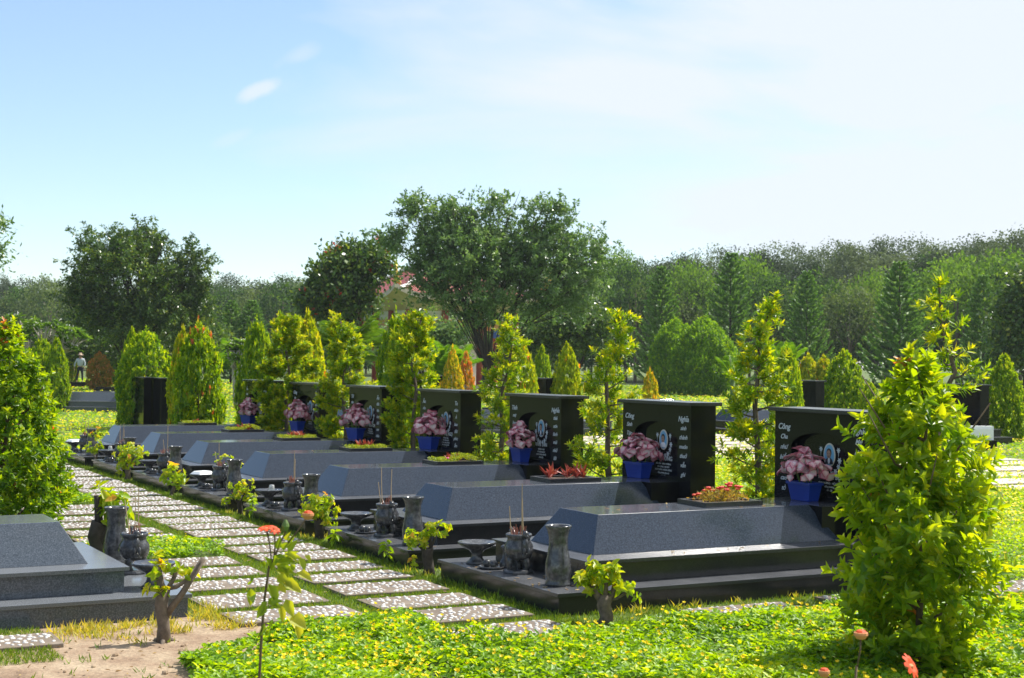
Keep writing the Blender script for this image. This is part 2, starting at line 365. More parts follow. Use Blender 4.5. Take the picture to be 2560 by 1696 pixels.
def leaves(P, D, Nn, L, Wd, tint, fold=0.25, droop=0.12, simple=False):
    P = np.asarray(P, float); n = len(P); D = unit(np.asarray(D, float)); Nn = np.asarray(Nn, float)
    S = unit(np.cross(D, Nn)); Nn = unit(np.cross(S, D))
    L = np.broadcast_to(np.asarray(L, float), (n,))[:, None]; Wd = np.broadcast_to(np.asarray(Wd, float), (n,))[:, None]
    tip = P + D * L - Nn * L * droop
    if simple:
        m = P + D * L * 0.5
        V = np.stack([P, m + S * Wd * 0.5, tip, m - S * Wd * 0.5], 1)
        Fq = np.arange(n * 4).reshape(n, 4); return V.reshape(-1, 3), Fq, np.asarray(tint)
    lift = Nn * Wd * fold
    a1 = P + D * L * 0.3 + S * Wd * 0.5 + lift; a2 = P + D * L * 0.68 + S * Wd * 0.36 + lift * 0.8 - Nn * L * droop * 0.3
    b1 = P + D * L * 0.3 - S * Wd * 0.5 + lift; b2 = P + D * L * 0.68 - S * Wd * 0.36 + lift * 0.8 - Nn * L * droop * 0.3
    V = np.stack([P, a1, a2, tip, b2, b1], 1)
    o = np.arange(n)[:, None] * 6
    Fq = np.concatenate([o + np.array([[0, 1, 2, 3]]), o + np.array([[0, 3, 4, 5]])], 1).reshape(-1, 4)
    return V.reshape(-1, 3), Fq, np.repeat(np.asarray(tint), 2)

class LB:
    """collects leaf batches into one mesh"""
    def __init__(s): s.V = []; s.F = []; s.T = []; s.M = []; s.n = 0
    def add(s, vft, mi=0):
        V, Fq, T = vft; s.V.append(V); s.F.append(Fq + s.n); s.T.append(T); s.M.append(np.full(len(Fq), mi)); s.n += len(V); return s
    def mesh(s, name, mats): return quads(name, np.concatenate(s.V), np.concatenate(s.F), mats, np.concatenate(s.T), midx=np.concatenate(s.M))

def rdir(R, n):
    return unit(R.normal(size=(n, 3)))

def shoots(R, base, axis, k, L, Wd, slen, tint_lo=0.1, tint_hi=0.8, red=0.0, spread0=80, spread1=28, fold=0.25, droop=0.15, jit=0.5):
    """whorled leafy shoots: base (n,3), axis (n,3); k leaves along each"""
    n = len(base); axis = unit(axis)
    ref = np.where(np.abs(axis[:, 2:3]) > 0.9, np.array([[1.0, 0, 0]]), np.array([[0, 0, 1.0]]))
    e1 = unit(np.cross(axis, ref)); e2 = np.cross(axis, e1)
    j = np.arange(k)[None, :]; f = (j + R.rand(n, k) * 0.6) / k
    az = j * 2.4 + R.rand(n, 1) * 6.28 + R.normal(size=(n, k)) * 0.3
    t = np.radians(spread0 + (spread1 - spread0) * f) + R.normal(size=(n, k)) * 0.18
    perp = e1[:, None] * np.cos(az)[..., None] + e2[:, None] * np.sin(az)[..., None]
    D = axis[:, None] * np.cos(t)[..., None] + perp * np.sin(t)[..., None]
    P = base[:, None] + axis[:, None] * (slen * f)[..., None]
    Nn = axis[:, None] * np.sin(t)[..., None] - perp * np.cos(t)[..., None] + R.normal(size=(n, k, 3)) * 0.25
    sh = R.rand(n, 1) * jit
    tint = tint_lo + (tint_hi - tint_lo) * np.clip(f * (1 - jit) + sh + R.normal(size=(n, k)) * 0.1, 0, 1)
    if red:
        isr = R.rand(n, 1) < red
        tint = np.where(isr & (f > 0.45), 0.96 + R.rand(n, k) * 0.04, tint)
    Ls = L * (0.5 + 0.75 * R.rand(n, k)) * (1 - 0.25 * f); Ws = Wd * (0.75 + 0.5 * R.rand(n, k))
    return leaves(P.reshape(-1, 3), D.reshape(-1, 3), Nn.reshape(-1, 3), Ls.ravel(), Ws.ravel(), np.clip(tint, 0, 1).ravel(), fold, droop)

def prof_r(prof, z):
    return np.interp(z, [p[0] for p in prof], [p[1] for p in prof])

def bush_mesh(seed, h, prof, n, k, L, Wd, slen, mat, red=0.0, lump=0.18, lo=0.05, hi=0.85, inner=0.45, z0=0.0, redtop=False, jit=0.5):
    R = np.random.RandomState(seed)
    zs = np.linspace(z0, h, 200); w = prof_r(prof, zs) + 0.04; w /= w.sum()
    z = R.choice(zs, n, p=w) + R.normal(size=n) * 0.02
    az = R.rand(n) * 2 * PI
    ph = R.rand(10) * 6.28
    lm = 1 + lump * (np.sin(3 * az + 5 * z / h * 3 + ph[0]) * 0.5 + np.sin(5 * az - 9 * z / h * 2 + ph[1]) * 0.4 + np.sin(2 * az + 14 * z / h + ph[2]) * 0.5 + R.normal(size=n) * 0.35)
    rr = prof_r(prof, z) * lm * (inner + (1 - inner) * R.rand(n) ** 0.6)
    base = np.stack([rr * np.cos(az), rr * np.sin(az), z], 1)
    out = np.stack([np.cos(az), np.sin(az), np.zeros(n)], 1)
    ax = out * 0.75 + np.array([[0, 0, 0.75]]) + R.normal(size=(n, 3)) * 0.35
    top = z > h * 0.9
    ax[top] = ax[top] * 0.4 + np.array([[0, 0, 0.9]])
    lb = LB()
    if redtop:
        t = (z > h * 0.90)
        lb.add(shoots(R, base[~t], ax[~t], k, L, Wd, slen, lo, hi, red, jit=jit)); lb.add(shoots(R, base[t], ax[t], k, L, Wd, slen, lo + 0.2, hi, 0.22, jit=jit))
    else:
        lb.add(shoots(R, base, ax, k, L, Wd, slen, lo, hi, red, jit=jit))
    return lb.mesh('bush_foliage', mat)

def stem_mesh(seed, h, r0, nb=7, wid=0.3, mat='brownstem', zb=0.15):
    R = np.random.RandomState(seed); mb = MB()
    pts = [(R.normal() * 0.012 * i, R.normal() * 0.012 * i, h * i / 6) for i in range(7)]; pts[0] = (0, 0, -0.03)
    mb.tube(pts, [r0 * (1 - i / 7.5) for i in range(7)], 7)
    for b in range(nb):
        z = h * (zb + 0.65 * b / nb); a = R.rand() * 6.28
        x, y = np.interp(z, [p[2] for p in pts], [p[0] for p in pts]), np.interp(z, [p[2] for p in pts], [p[1] for p in pts])
        e = (x + wid * math.cos(a), y + wid * math.sin(a), z + h * 0.16 + 0.1)
        mb.tube([(x, y, z), ((x + e[0]) / 2, (y + e[1]) / 2, z + h * 0.05), e], [r0 * 0.45, r0 * 0.3, r0 * 0.12], 5)
    return mb.mesh('bush_stem', M[mat], smooth=True)

def bush(label, loc, mesh, stem, group=None, sc=1.0, rz=0.0, name='shrub', cat='shrub'):
    t = thing(name, label, cat, loc, rz, group, sc)
    link('foliage', mesh, t); link('stem', stem, t); return t

def limb_tree(seed, h, crown, nl=7, r0=0.2, fork=0.28, lean=0.0):
    """trunk with limbs reaching towards given crown lobes"""
    R = np.random.RandomState(seed); mb = MB()
    zf = h * fork
    base = [Vector((0, 0, -0.1)), Vector((lean * 0.3 + R.normal() * 0.05, R.normal() * 0.05, zf * 0.5)), Vector((lean, 0, zf))]
    mb.tube(base, [r0 * 1.25, r0, r0 * 0.85], 9)
    for lk, c in enumerate(crown):
        c = Vector(c[:3]); s = base[2] + Vector((R.normal() * 0.05, R.normal() * 0.05, R.uniform(-0.25, 0.05) * zf))
        mid = s.lerp(c, 0.5) + Vector((R.normal() * 0.15, R.normal() * 0.15, 0.08 * h))
        big = lk < 8
        k_ = 1.0 if big else .45
        mb.tube([s, s.lerp(mid, 0.5), mid, mid.lerp(c, 0.6), c], [r0 * 0.42 * k_, r0 * 0.36 * k_, r0 * 0.28 * k_, r0 * 0.17 * k_, r0 * 0.06 * k_], 6)
        for q in range(3):
            e = c + Vector((R.normal(), R.normal(), abs(R.normal()) * 0.6)) * h * 0.08
            mb.tube([mid, mid.lerp(e, 0.55) + Vector((0, 0, 0.1)), e], [r0 * 0.22, r0 * 0.14, r0 * 0.04], 5)
    return mb

def crown_mesh(seed, lobes, nclump, per, L, Wd, mat, csz=0.5, up=0.35, shell=0.5, sprig=0.0, extra=None, name='tree_crown', spray=0.0):
    """lobes: (x,y,z,rx,ry,rz); clumps scattered near the lobes' skins"""
    R = np.random.RandomState(seed); lobes = np.array(lobes, float)
    vol = lobes[:, 3] * lobes[:, 4] * lobes[:, 5]; pr = vol ** 0.55; pr /= pr.sum()
    li = R.choice(len(lobes), nclump, p=pr); d = rdir(R, nclump)
    d[:, 2] = np.where(d[:, 2] < -0.55, -d[:, 2] * 0.6, d[:, 2]); d = unit(d)
    rad = (shell + (1 - shell) * R.rand(nclump) ** 0.7)[:, None] * (1 + sprig * np.maximum(R.normal(size=(nclump, 1)), -0.5))
    C = lobes[li, :3] + d * lobes[li, 3:] * rad
    ctint = R.rand(nclump)
    n = nclump * per; ci = np.repeat(np.arange(nclump), per)
    off = R.normal(size=(n, 3)) * csz * np.array([[1, 1, 0.6]]) * (0.6 + 0.8 * R.rand(nclump))[ci][:, None]
    off += d[ci] * (np.abs(R.normal(size=(n, 1))) * csz * (0.6 + 3.5 * sprig * R.rand(nclump)[ci][:, None]))
    if spray:
        ax = unit(d * .55 + np.array([[0, 0, .35]]) + R.normal(size=(nclump, 3)) * .45); u = R.rand(n, 1) ** .8
        ln = spray * (.5 + R.rand(nclump))[ci][:, None]
        off = ax[ci] * u * ln + R.normal(size=(n, 3)) * csz * (1.05 - .8 * u) - np.array([[0, 0, .18]]) * u ** 2 * ln
    P = C[ci] + off
    D = unit(d[ci] * 0.5 + rdir(R, n) + np.array([[0, 0, -0.1]]))
    Nn = unit(rdir(R, n) * 0.8 + np.array([[0, 0, up]]) + d[ci] * 0.4)
    tint = np.clip(0.25 + 0.5 * ctint[ci] + R.normal(size=n) * 0.18, 0, 1)
    lb = LB().add(leaves(P, D, Nn, L * (0.6 + 0.8 * R.rand(n)), Wd * (0.6 + 0.8 * R.rand(n)), tint, simple=True))
    mats = [mat]
    if extra:
        emat, ne, eL = extra; mats.append(emat)
        q = R.choice(nclump, ne); Pe = C[q] + d[q] * csz * 1.1
        for rep in range(7):
            m = len(q); lb.add(leaves(Pe + R.normal(size=(m, 3)) * eL * 0.35, rdir(R, m) + np.array([[0, 0, .6]]), rdir(R, m), eL, eL * 0.6, R.rand(m), simple=True), 1)
    return lb.mesh(name, mats)

def in_poly(x, y, poly):
    x = np.asarray(x); y = np.asarray(y); ins = np.zeros(len(x), bool); n = len(poly)
    for i in range(n):
        x1, y1 = poly[i]; x2, y2 = poly[(i + 1) % n]
        c = ((y1 > y) != (y2 > y)) & (x < (x2 - x1) * (y - y1) / (y2 - y1 + 1e-12) + x1); ins ^= c
    return ins

def to_world(g, r, z):
    return np.stack([OX + g * GV[0] + r * RV[0], OY + g * GV[1] + r * RV[1], z], 1)

# ------------------------------------------------------------------ camera, sun, sky
cd = bpy.data.cameras.new('camera'); cam = bpy.data.objects.new('camera', cd); COL.objects.link(cam); SC.camera = cam
cd.sensor_width = 36; cd.lens = 36 * F / 2560; cd.clip_end = 5000; cd.clip_start = 0.1
fw = Vector((0, math.cos(PH), math.sin(PH))); upv = Vector((0, -math.sin(PH), math.cos(PH))); rt = Vector((1, 0, 0))
c_, s_ = math.cos(ROLL), math.sin(ROLL)
X = rt * c_ + upv * s_; Yv = upv * c_ - rt * s_; Z = -fw
cam.matrix_world = Matrix(((X.x, Yv.x, Z.x, 0), (X.y, Yv.y, Z.y, 0), (X.z, Yv.z, Z.z, EYE), (0, 0, 0, 1)))
cd.dof.use_dof = True; cd.dof.focus_distance = 12.5; cd.dof.aperture_fstop = 5.6

SUN_EL, SUN_AZ = math.radians(54), math.radians(56)      # azimuth from +y towards +x
sd = Vector((math.sin(SUN_AZ) * math.cos(SUN_EL), math.cos(SUN_AZ) * math.cos(SUN_EL), math.sin(SUN_EL)))
ld = bpy.data.lights.new('sun', 'SUN'); ld.energy = 4.4; ld.angle = math.radians(0.55); ld.color = (1, 0.955, 0.88)
lo = bpy.data.objects.new('sun', ld); COL.objects.link(lo); lo.rotation_euler = sd.to_track_quat('Z', 'Y').to_euler(); lo.location = (30, 30, 60)

wd = bpy.data.worlds.new('World'); SC.world = wd; wd.use_nodes = True
nt = wd.node_tree; bg = nt.nodes['Background']
sky = N(nt, 'ShaderNodeTexSky'); sky.sky_type = 'NISHITA'; sky.sun_disc = False
sky.sun_elevation = SUN_EL; sky.sun_rotation = SUN_AZ; sky.air_density = 1.0; sky.dust_density = 0.15; sky.ozone_density = 3.0
tc = N(nt, 'ShaderNodeTexCoord')
# thin high cloud: stretched noise on the sky's own direction, densest towards the sun's side
mp = N(nt, 'ShaderNodeMapping'); mp.inputs['Scale'].default_value = (1.6, 1.6, 5.5); mp.inputs['Rotation'].default_value = (0.0, 0.42, 0.0)
nt.links.new(tc.outputs['Generated'], mp.inputs['Vector'])
n1 = N(nt, 'ShaderNodeTexNoise'); n1.inputs['Scale'].default_value = 2.6; n1.inputs['Detail'].default_value = 7; n1.inputs['Roughness'].default_value = 0.52; n1.inputs['Distortion'].default_value = 0.5
nt.links.new(mp.outputs['Vector'], n1.inputs['Vector'])
dp = N(nt, 'ShaderNodeVectorMath', operation='DOT_PRODUCT'); nt.links.new(tc.outputs['Generated'], dp.inputs[0])
dp.inputs[1].default_value = (0.86, 0.0, 0.50)
mr = N(nt, 'ShaderNodeMapRange'); mr.inputs['From Min'].default_value = -0.12; mr.inputs['From Max'].default_value = 0.30
mr.inputs['To Min'].default_value = -0.22; mr.inputs['To Max'].default_value = 0.36
nt.links.new(dp.outputs['Value'], mr.inputs['Value'])
ad = N(nt, 'ShaderNodeMath', operation='ADD'); nt.links.new(n1.outputs['Fac'], ad.inputs[0]); nt.links.new(mr.outputs['Result'], ad.inputs[1])
cr = ramp(nt, [(0.43, (0.09, 0.09, 0.09)), (0.58, (0.36, 0.36, 0.36)), (0.80, (0.93, 0.93, 0.93))]); nt.links.new(ad.outputs[0], cr.inputs['Fac'])
hs = N(nt, 'ShaderNodeMix', data_type='RGBA')
# two small detached wisps low in the blue part
tot = cr.outputs['Color']
for (cx, cy, rx, ry, am) in ((600, 208, 75, 26, .75), (690, 130, 80, 30, .38), (540, 320, 95, 24, .3)):
    dv = Vector(ray(cx, cy)).normalized()
    sb = N(nt, 'ShaderNodeVectorMath', operation='SUBTRACT'); nt.links.new(tc.outputs['Generated'], sb.inputs[0]); sb.inputs[1].default_value = dv
    m2 = N(nt, 'ShaderNodeMapping'); m2.inputs['Rotation'].default_value = (0, -0.42, 0); m2.inputs['Scale'].default_value = (K / F * 0 + F / K / rx, 20, F / K / ry)
    m2.vector_type = 'POINT'; r2_ = N(nt, 'ShaderNodeVectorRotate', rotation_type='Y_AXIS'); r2_.inputs['Angle'].default_value = 0.42
    nt.links.new(sb.outputs['Vector'], r2_.inputs['Vector']); m2.inputs['Rotation'].default_value = (0, 0, 0); nt.links.new(r2_.outputs['Vector'], m2.inputs['Vector'])
    ln = N(nt, 'ShaderNodeVectorMath', operation='LENGTH'); nt.links.new(m2.outputs['Vector'], ln.inputs[0])
    n5 = N(nt, 'ShaderNodeTexNoise'); n5.inputs['Scale'].default_value = 30; n5.inputs['Detail'].default_value = 6; n5.inputs['Distortion'].default_value = .6; nt.links.new(tc.outputs['Generated'], n5.inputs['Vector'])
    m5 = N(nt, 'ShaderNodeMapRange'); m5.inputs['To Min'].default_value = -.7; m5.inputs['To Max'].default_value = .7; nt.links.new(n5.outputs['Fac'], m5.inputs['Value'])
    a5 = N(nt, 'ShaderNodeMath', operation='ADD'); nt.links.new(ln.outputs['Value'], a5.inputs[0]); nt.links.new(m5.outputs['Result'], a5.inputs[1])
    f5 = N(nt, 'ShaderNodeMapRange', interpolation_type='SMOOTHSTEP'); f5.inputs['From Min'].default_value = .15; f5.inputs['From Max'].default_value = 1.0; f5.inputs['To Min'].default_value = am; f5.inputs['To Max'].default_value = 0
    nt.links.new(a5.outputs[0], f5.inputs['Value'])
    mxx = N(nt, 'ShaderNodeMath', operation='MAXIMUM'); nt.links.new(tot, mxx.inputs[0]); nt.links.new(f5.outputs['Result'], mxx.inputs[1]); tot = mxx.outputs[0]
nt.links.new(tot, hs.inputs['Factor']); nt.links.new(sky.outputs['Color'], hs.inputs['A'])
hs.inputs['B'].default_value = (4.75, 5.1, 5.5, 1)
nt.links.new(hs.outputs['Result'], bg.inputs['Color']); bg.inputs['Strength'].default_value = 0.110

SC.view_settings.view_transform = 'Standard'; SC.view_settings.look = 'None'; SC.view_settings.exposure = 0.75; SC.view_settings.gamma = 1
SC.cycles.use_denoising = True
SC.cycles.max_bounces = 8; SC.cycles.transparent_max_bounces = 8; SC.cycles.transmission_bounces = 5; SC.cycles.diffuse_bounces = 3; SC.cycles.glossy_bounces = 4

# ------------------------------------------------------------------ ground
g = MB(); g.add([(-900, -60, 0), (900, -60, 0), (900, 1500, 0), (-900, 1500, 0)], [(0, 1, 2, 3)])
kind(link('ground', g.mesh('ground', M['ground'])), 'structure')

def soil_patch():
    R = np.random.RandomState(5); n = 46; vs = []
    pts = [(-6.5, -2.2), (-3.05, -2.2), (-2.8, -1.2), (-2.55, -0.4), (-2.2, 0.15), (-1.95, 0.55), (-2.35, 0.95), (-2.5, 1.12), (-3.2, 1.12), (-4.6, 1.12), (-6.5, 1.1)]
    out = []
    for i in range(len(pts)):
        a, b = np.array(pts[i]), np.array(pts[(i + 1) % len(pts)])
        for k in range(6):
            p = a + (b - a) * k / 6 + R.normal(size=2) * 0.03; out.append(W(p[0], p[1], 0.006))
    mb = MB(); mb.add(out, [tuple(range(len(out)))]); return mb.mesh('bare_soil', M['baresoil'])
kind(link('bare_soil', soil_patch()), 'structure')

# ------------------------------------------------------------------ stepping slabs studded with white pebbles
def slab_mesh(seed, L, Wd, dens=200, T=0.036):
    R = np.random.RandomState(seed)
    mb = MB(); mb.box(-L / 2, L / 2, -Wd / 2, Wd / 2, -0.03, T - 0.005)
    me0 = mb.mesh('s', M['concrete'], bevel=0.006)
    mb2 = MB(); mb2.v = [tuple(v.co) for v in me0.vertices]; mb2.f = [tuple(p.vertices) for p in me0.polygons]; mb2.m = [0] * len(mb2.f)
    pl = []; tries = 0
    n = int(dens * L * Wd)
    while len(pl) < n and tries < n * 12:
        tries += 1; x, y = R.uniform(-L / 2 + .03, L / 2 - .03), R.uniform(-Wd / 2 + .025, Wd / 2 - .025)
        if all((x - a) ** 2 + (y - b) ** 2 > 0.040 ** 2 for a, b in pl): pl.append((x, y))
    for x, y in pl:
        s = R.uniform(0.011, 0.021)
        mb2.blob((x, y, T - 0.008), (s * R.uniform(1.1, 1.7), s, 0.012), 7, 4, 1, Matrix.Rotation(R.rand() * 3.14, 3, 'Z'))
    return mb2.mesh('stepping_slab', [M['concrete'], M['pebble']])

PLAB = 'flat concrete slab studded with white pebbles, one of the path between the black tombs'
RS = np.random.RandomState(11)
def put_slab(g0, g1, r0, r1, label=PLAB, group='pebble slabs of the path', z=0.0, variants=4, key='a'):
    L, Wd = g1 - g0, r1 - r0
    v = RS.randint(variants); me = cached(('slab', key, v), lambda: slab_mesh(v * 7 + len(key), L, Wd))
    o = link('stepping_slab', me, None, W((g0 + g1) / 2 + RS.normal() * .012, (r0 + r1) / 2, z), YAW + RS.normal() * 0.012)
    o.location.z += RS.uniform(-.008, .006); o.rotation_euler.x = RS.normal() * .008; o.rotation_euler.y = RS.normal() * .004
    tag(o, label, 'paving slab', group); return o
for k in range(-1, 27):
    r0 = 0.03 + 0.685 * k
    put_slab(-1.09, -0.17, r0, r0 + 0.52, key='R')
put_slab(-2.25, -1.28, 1.27, 1.90, key='L1', variants=1)
for r0 in (0.57, 2.13, 2.82, 3.50): put_slab(-2.25, -1.28, r0, r0 + 0.50, key='L')
for k in range(6): put_slab(-2.30, -1.25, 5.45 + 0.68 * k, 5.45 + 0.68 * k + .48, key='L')
put_slab(-4.55, -3.52, 0.38, 0.80, 'lone pebble slab on the bare soil beside the grey tomb', None, key='S')
put_slab(0.95, 1.95, -0.63, -0.20, 'pebble slab along the side of the nearest black tomb, left of the big shrub', None, key='S')
put_slab(2.3, 3.3, -0.63, -0.20, 'pebble slab beside the nearest black tomb, hidden behind the big shrub', None, key='S')
put_slab(3.75, 4.75, -0.66, -0.22, 'pebble slab in the grass just right of the big shrub', None, key='S')

# second path, plain pale slabs behind the black tombs
for k in range(15):
    for q in range(2):
        mb_ = cached(('pale', k % 3), lambda: MB().box(-1.42, 1.42, -0.40, 0.40, -0.03, 0.05).mesh('paving_slab', M['paleslab'], bevel=0.008))
        o = link('paving_slab', mb_, None, W(13.6 + 2.95 * q + 0.03 * (k % 3), 6.6 + 1.08 * k, 0), YAW + 0.01 * ((k * 7 + q) % 3 - 1))
        tag(o, 'plain pale concrete slab of the second path, on the lawn behind the black tombs', 'paving slab', 'plain slabs of the second path')

# ------------------------------------------------------------------ tombs
HG = 3.42
def head_plate():
    # front plate with an arched niche: two mirrored halves meeting on the centre line
    r0, r1, zb, zt = 0.38, 1.68, 0.365, 1.47; cr, hw, zbot, zsp, ztop = 1.03, 0.41, 0.70, 1.14, 1.285
    arch = [(cr, zbot), (cr + hw, zbot), (cr + hw, zsp)]
    for i in range(1, 13):
        a = PI / 2 * i / 12; arch.append((cr + hw * math.cos(a), zsp + (ztop - zsp) * math.sin(a)))
    mb = MB()
    for sgn in (1, -1):
        hole = [(cr + sgn * (p[0] - cr), p[1]) for p in arch]
        outer = r1 if sgn > 0 else r0
        poly = [(cr, zb), (outer, zb), (outer, zt), (cr, zt)] + hole[::-1]
        n = len(poly)
        vs = [(HG, p[0], p[1]) for p in poly] + [(HG + 0.078, p[0], p[1]) for p in poly]
        fs = [tuple(range(n)) if sgn < 0 else tuple(range(n - 1, -1, -1))]
        for i in range(n):
            j = (i + 1) % n
            if poly[i][0] == cr and poly[j][0] == cr: continue
            fs.append((i, j, n + j, n + i))
        mb.add(vs, fs)
    me = mb.mesh('headstone_front', M['black'])
    bm = bmesh.new(); bm.from_mesh(me); bmesh.ops.remove_doubles(bm, verts=bm.verts, dist=1e-5); bmesh.ops.recalc_face_normals(bm, faces=bm.faces); bm.to_mesh(me); bm.free()
    return me

def tomb_meshes(kindname):
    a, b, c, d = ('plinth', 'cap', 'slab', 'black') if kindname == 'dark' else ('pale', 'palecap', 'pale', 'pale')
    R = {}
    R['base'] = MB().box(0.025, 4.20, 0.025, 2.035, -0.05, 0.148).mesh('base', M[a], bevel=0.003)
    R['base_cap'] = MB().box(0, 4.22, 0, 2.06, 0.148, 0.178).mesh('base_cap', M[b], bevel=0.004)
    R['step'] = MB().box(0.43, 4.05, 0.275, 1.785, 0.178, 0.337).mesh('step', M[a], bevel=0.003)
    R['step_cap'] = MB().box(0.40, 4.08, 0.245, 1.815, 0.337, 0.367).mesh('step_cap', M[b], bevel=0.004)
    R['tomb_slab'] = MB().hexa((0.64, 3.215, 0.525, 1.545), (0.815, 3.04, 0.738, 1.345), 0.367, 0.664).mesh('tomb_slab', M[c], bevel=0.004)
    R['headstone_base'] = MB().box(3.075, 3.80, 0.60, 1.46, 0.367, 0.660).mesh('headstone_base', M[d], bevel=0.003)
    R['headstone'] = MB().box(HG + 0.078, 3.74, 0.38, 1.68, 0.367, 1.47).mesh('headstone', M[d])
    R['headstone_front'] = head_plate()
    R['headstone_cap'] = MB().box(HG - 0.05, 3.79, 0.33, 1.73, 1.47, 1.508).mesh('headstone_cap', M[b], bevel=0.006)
    pr = MB(); x0, x1, y0, y1 = 2.0, 2.62, 0.86, 1.29; t = 0.05
    pr.box(x0, x1, y0, y0 + t, 0.664, 0.706); pr.box(x0, x1, y1 - t, y1, 0.664, 0.706)
    pr.box(x0, x0 + t, y0 + t, y1 - t, 0.664, 0.706); pr.box(x1 - t, x1, y0 + t, y1 - t, 0.664, 0.706)
    R['planter_rim'] = pr.mesh('planter_rim', M[b])
    R['planter_soil'] = MB().box(x0 + t, x1 - t, y0 + t, y1 - t, 0.665, 0.690).mesh('planter_soil', M['soil'])
    return R

def portrait_mesh(suit):
    mb = MB(); x = HG + 0.078
    def oval(cy, cz, ry, rz, d, mi, n=28, lo=-9, hi=9):
        vs = [(x - d, cy + ry * math.cos(2 * PI * k / n), min(hi, max(lo, cz + rz * math.sin(2 * PI * k / n)))) for k in range(n)]
        vb = [(x, p[1], p[2]) for p in vs]
        fs = [tuple(range(n - 1, -1, -1))] + [(k, (k + 1) % n, n + (k + 1) % n, n + k) for k in range(n)]
        mb.add(vs + vb, fs, mi)
    cy, cz = 0.985, 1.085
    oval(cy, cz, 0.079, 0.110, 0.006, 0); oval(cy, cz, 0.066, 0.096, 0.008, 1)
    oval(cy, cz - 0.075, 0.052, 0.052, 0.010, 2, lo=cz - 0.083); oval(cy, cz - 0.052, 0.014, 0.03, 0.012, 5, lo=cz - 0.083)
    oval(cy, cz + 0.022, 0.031, 0.040, 0.013, 4); oval(cy, cz + 0.008, 0.027, 0.036, 0.015, 3)
    # nose, eyes and mouth of the bust
    oval(cy, cz + 0.004, 0.004, 0.010, 0.017, 3); oval(cy - 0.011, cz + 0.014, 0.005, 0.0025, 0.017, 4); oval(cy + 0.011, cz + 0.014, 0.005, 0.0025, 0.017, 4); oval(cy, cz - 0.012, 0.009, 0.002, 0.017, 4)
    return mb.mesh('portrait', [M['photorim'], M['photoblue'], M['suit'] if suit else M['white'], M['skin'], M['hair'], M['white']])

def wreath_mesh():
    mb = MB(); x = HG + 0.078; R = np.random.RandomState(3)
    def petal(cy, cz, a, L, w):
        ca, sa = math.cos(a), math.sin(a)
        pts = [(0, 0), (0.4 * L, w), (L, 0), (0.4 * L, -w)]
        vs = [(x - 0.003, cy + p[0] * ca - p[1] * sa, cz + p[0] * sa + p[1] * ca) for p in pts]
        vb = [(x, v[1], v[2]) for v in vs]
        mb.add(vs + vb, [(3, 2, 1, 0), (0, 1, 5, 4), (1, 2, 6, 5), (2, 3, 7, 6), (3, 0, 4, 7)])
    cy, cz = 0.985, 1.085
    for sgn in (1, -1):
        for k, (dy, dz) in enumerate([(0.12, 0.05), (0.135, -0.045), (0.12, -0.10), (0.08, -0.15), (0.03, -0.17)]):
            for q in range(6): petal(cy + sgn * dy, cz + dz, q * 1.05 + k, 0.026 + 0.006 * (k % 2), 0.008)
            petal(cy + sgn * dy, cz + dz, -PI / 2, 0.06, 0.003)
    return mb.mesh('lotus_wreath', M['letter'])

def text(parent, body, r, z, size, name='inscription', shear=0.0, space=1.0, bold=0.0, x=None, align='CENTER'):
    cu = bpy.data.curves.new(name, 'FONT'); cu.body = body; cu.size = size; cu.align_x = align; cu.align_y = 'TOP'
    cu.shear = shear; cu.space_line = space; cu.extrude = 0.0015; cu.offset = bold; cu.materials.append(M['letter']); cu.resolution_u = 3
    tmp = bpy.data.objects.new('tmp', cu); COL.objects.link(tmp)
    me = bpy.data.meshes.new_from_object(tmp); bpy.data.objects.remove(tmp); bpy.data.curves.remove(cu)
    o = bpy.data.objects.new(name, me); COL.objects.link(o); o.parent = parent
    x = HG - 0.002 if x is None else x
    o.matrix_local = Matrix(((0, 0, -1, x), (-1, 0, 0, r), (0, 1, 0, z), (0, 0, 0, 1))); return o

ORD = ['nearest', 'second', 'third', 'fourth', 'fifth', 'sixth', 'farthest']
def whose(i): return 'the %s black tomb' % ('nearest' if i == 0 else 'farthest' if i == 6 else ORD[i] + '-nearest')

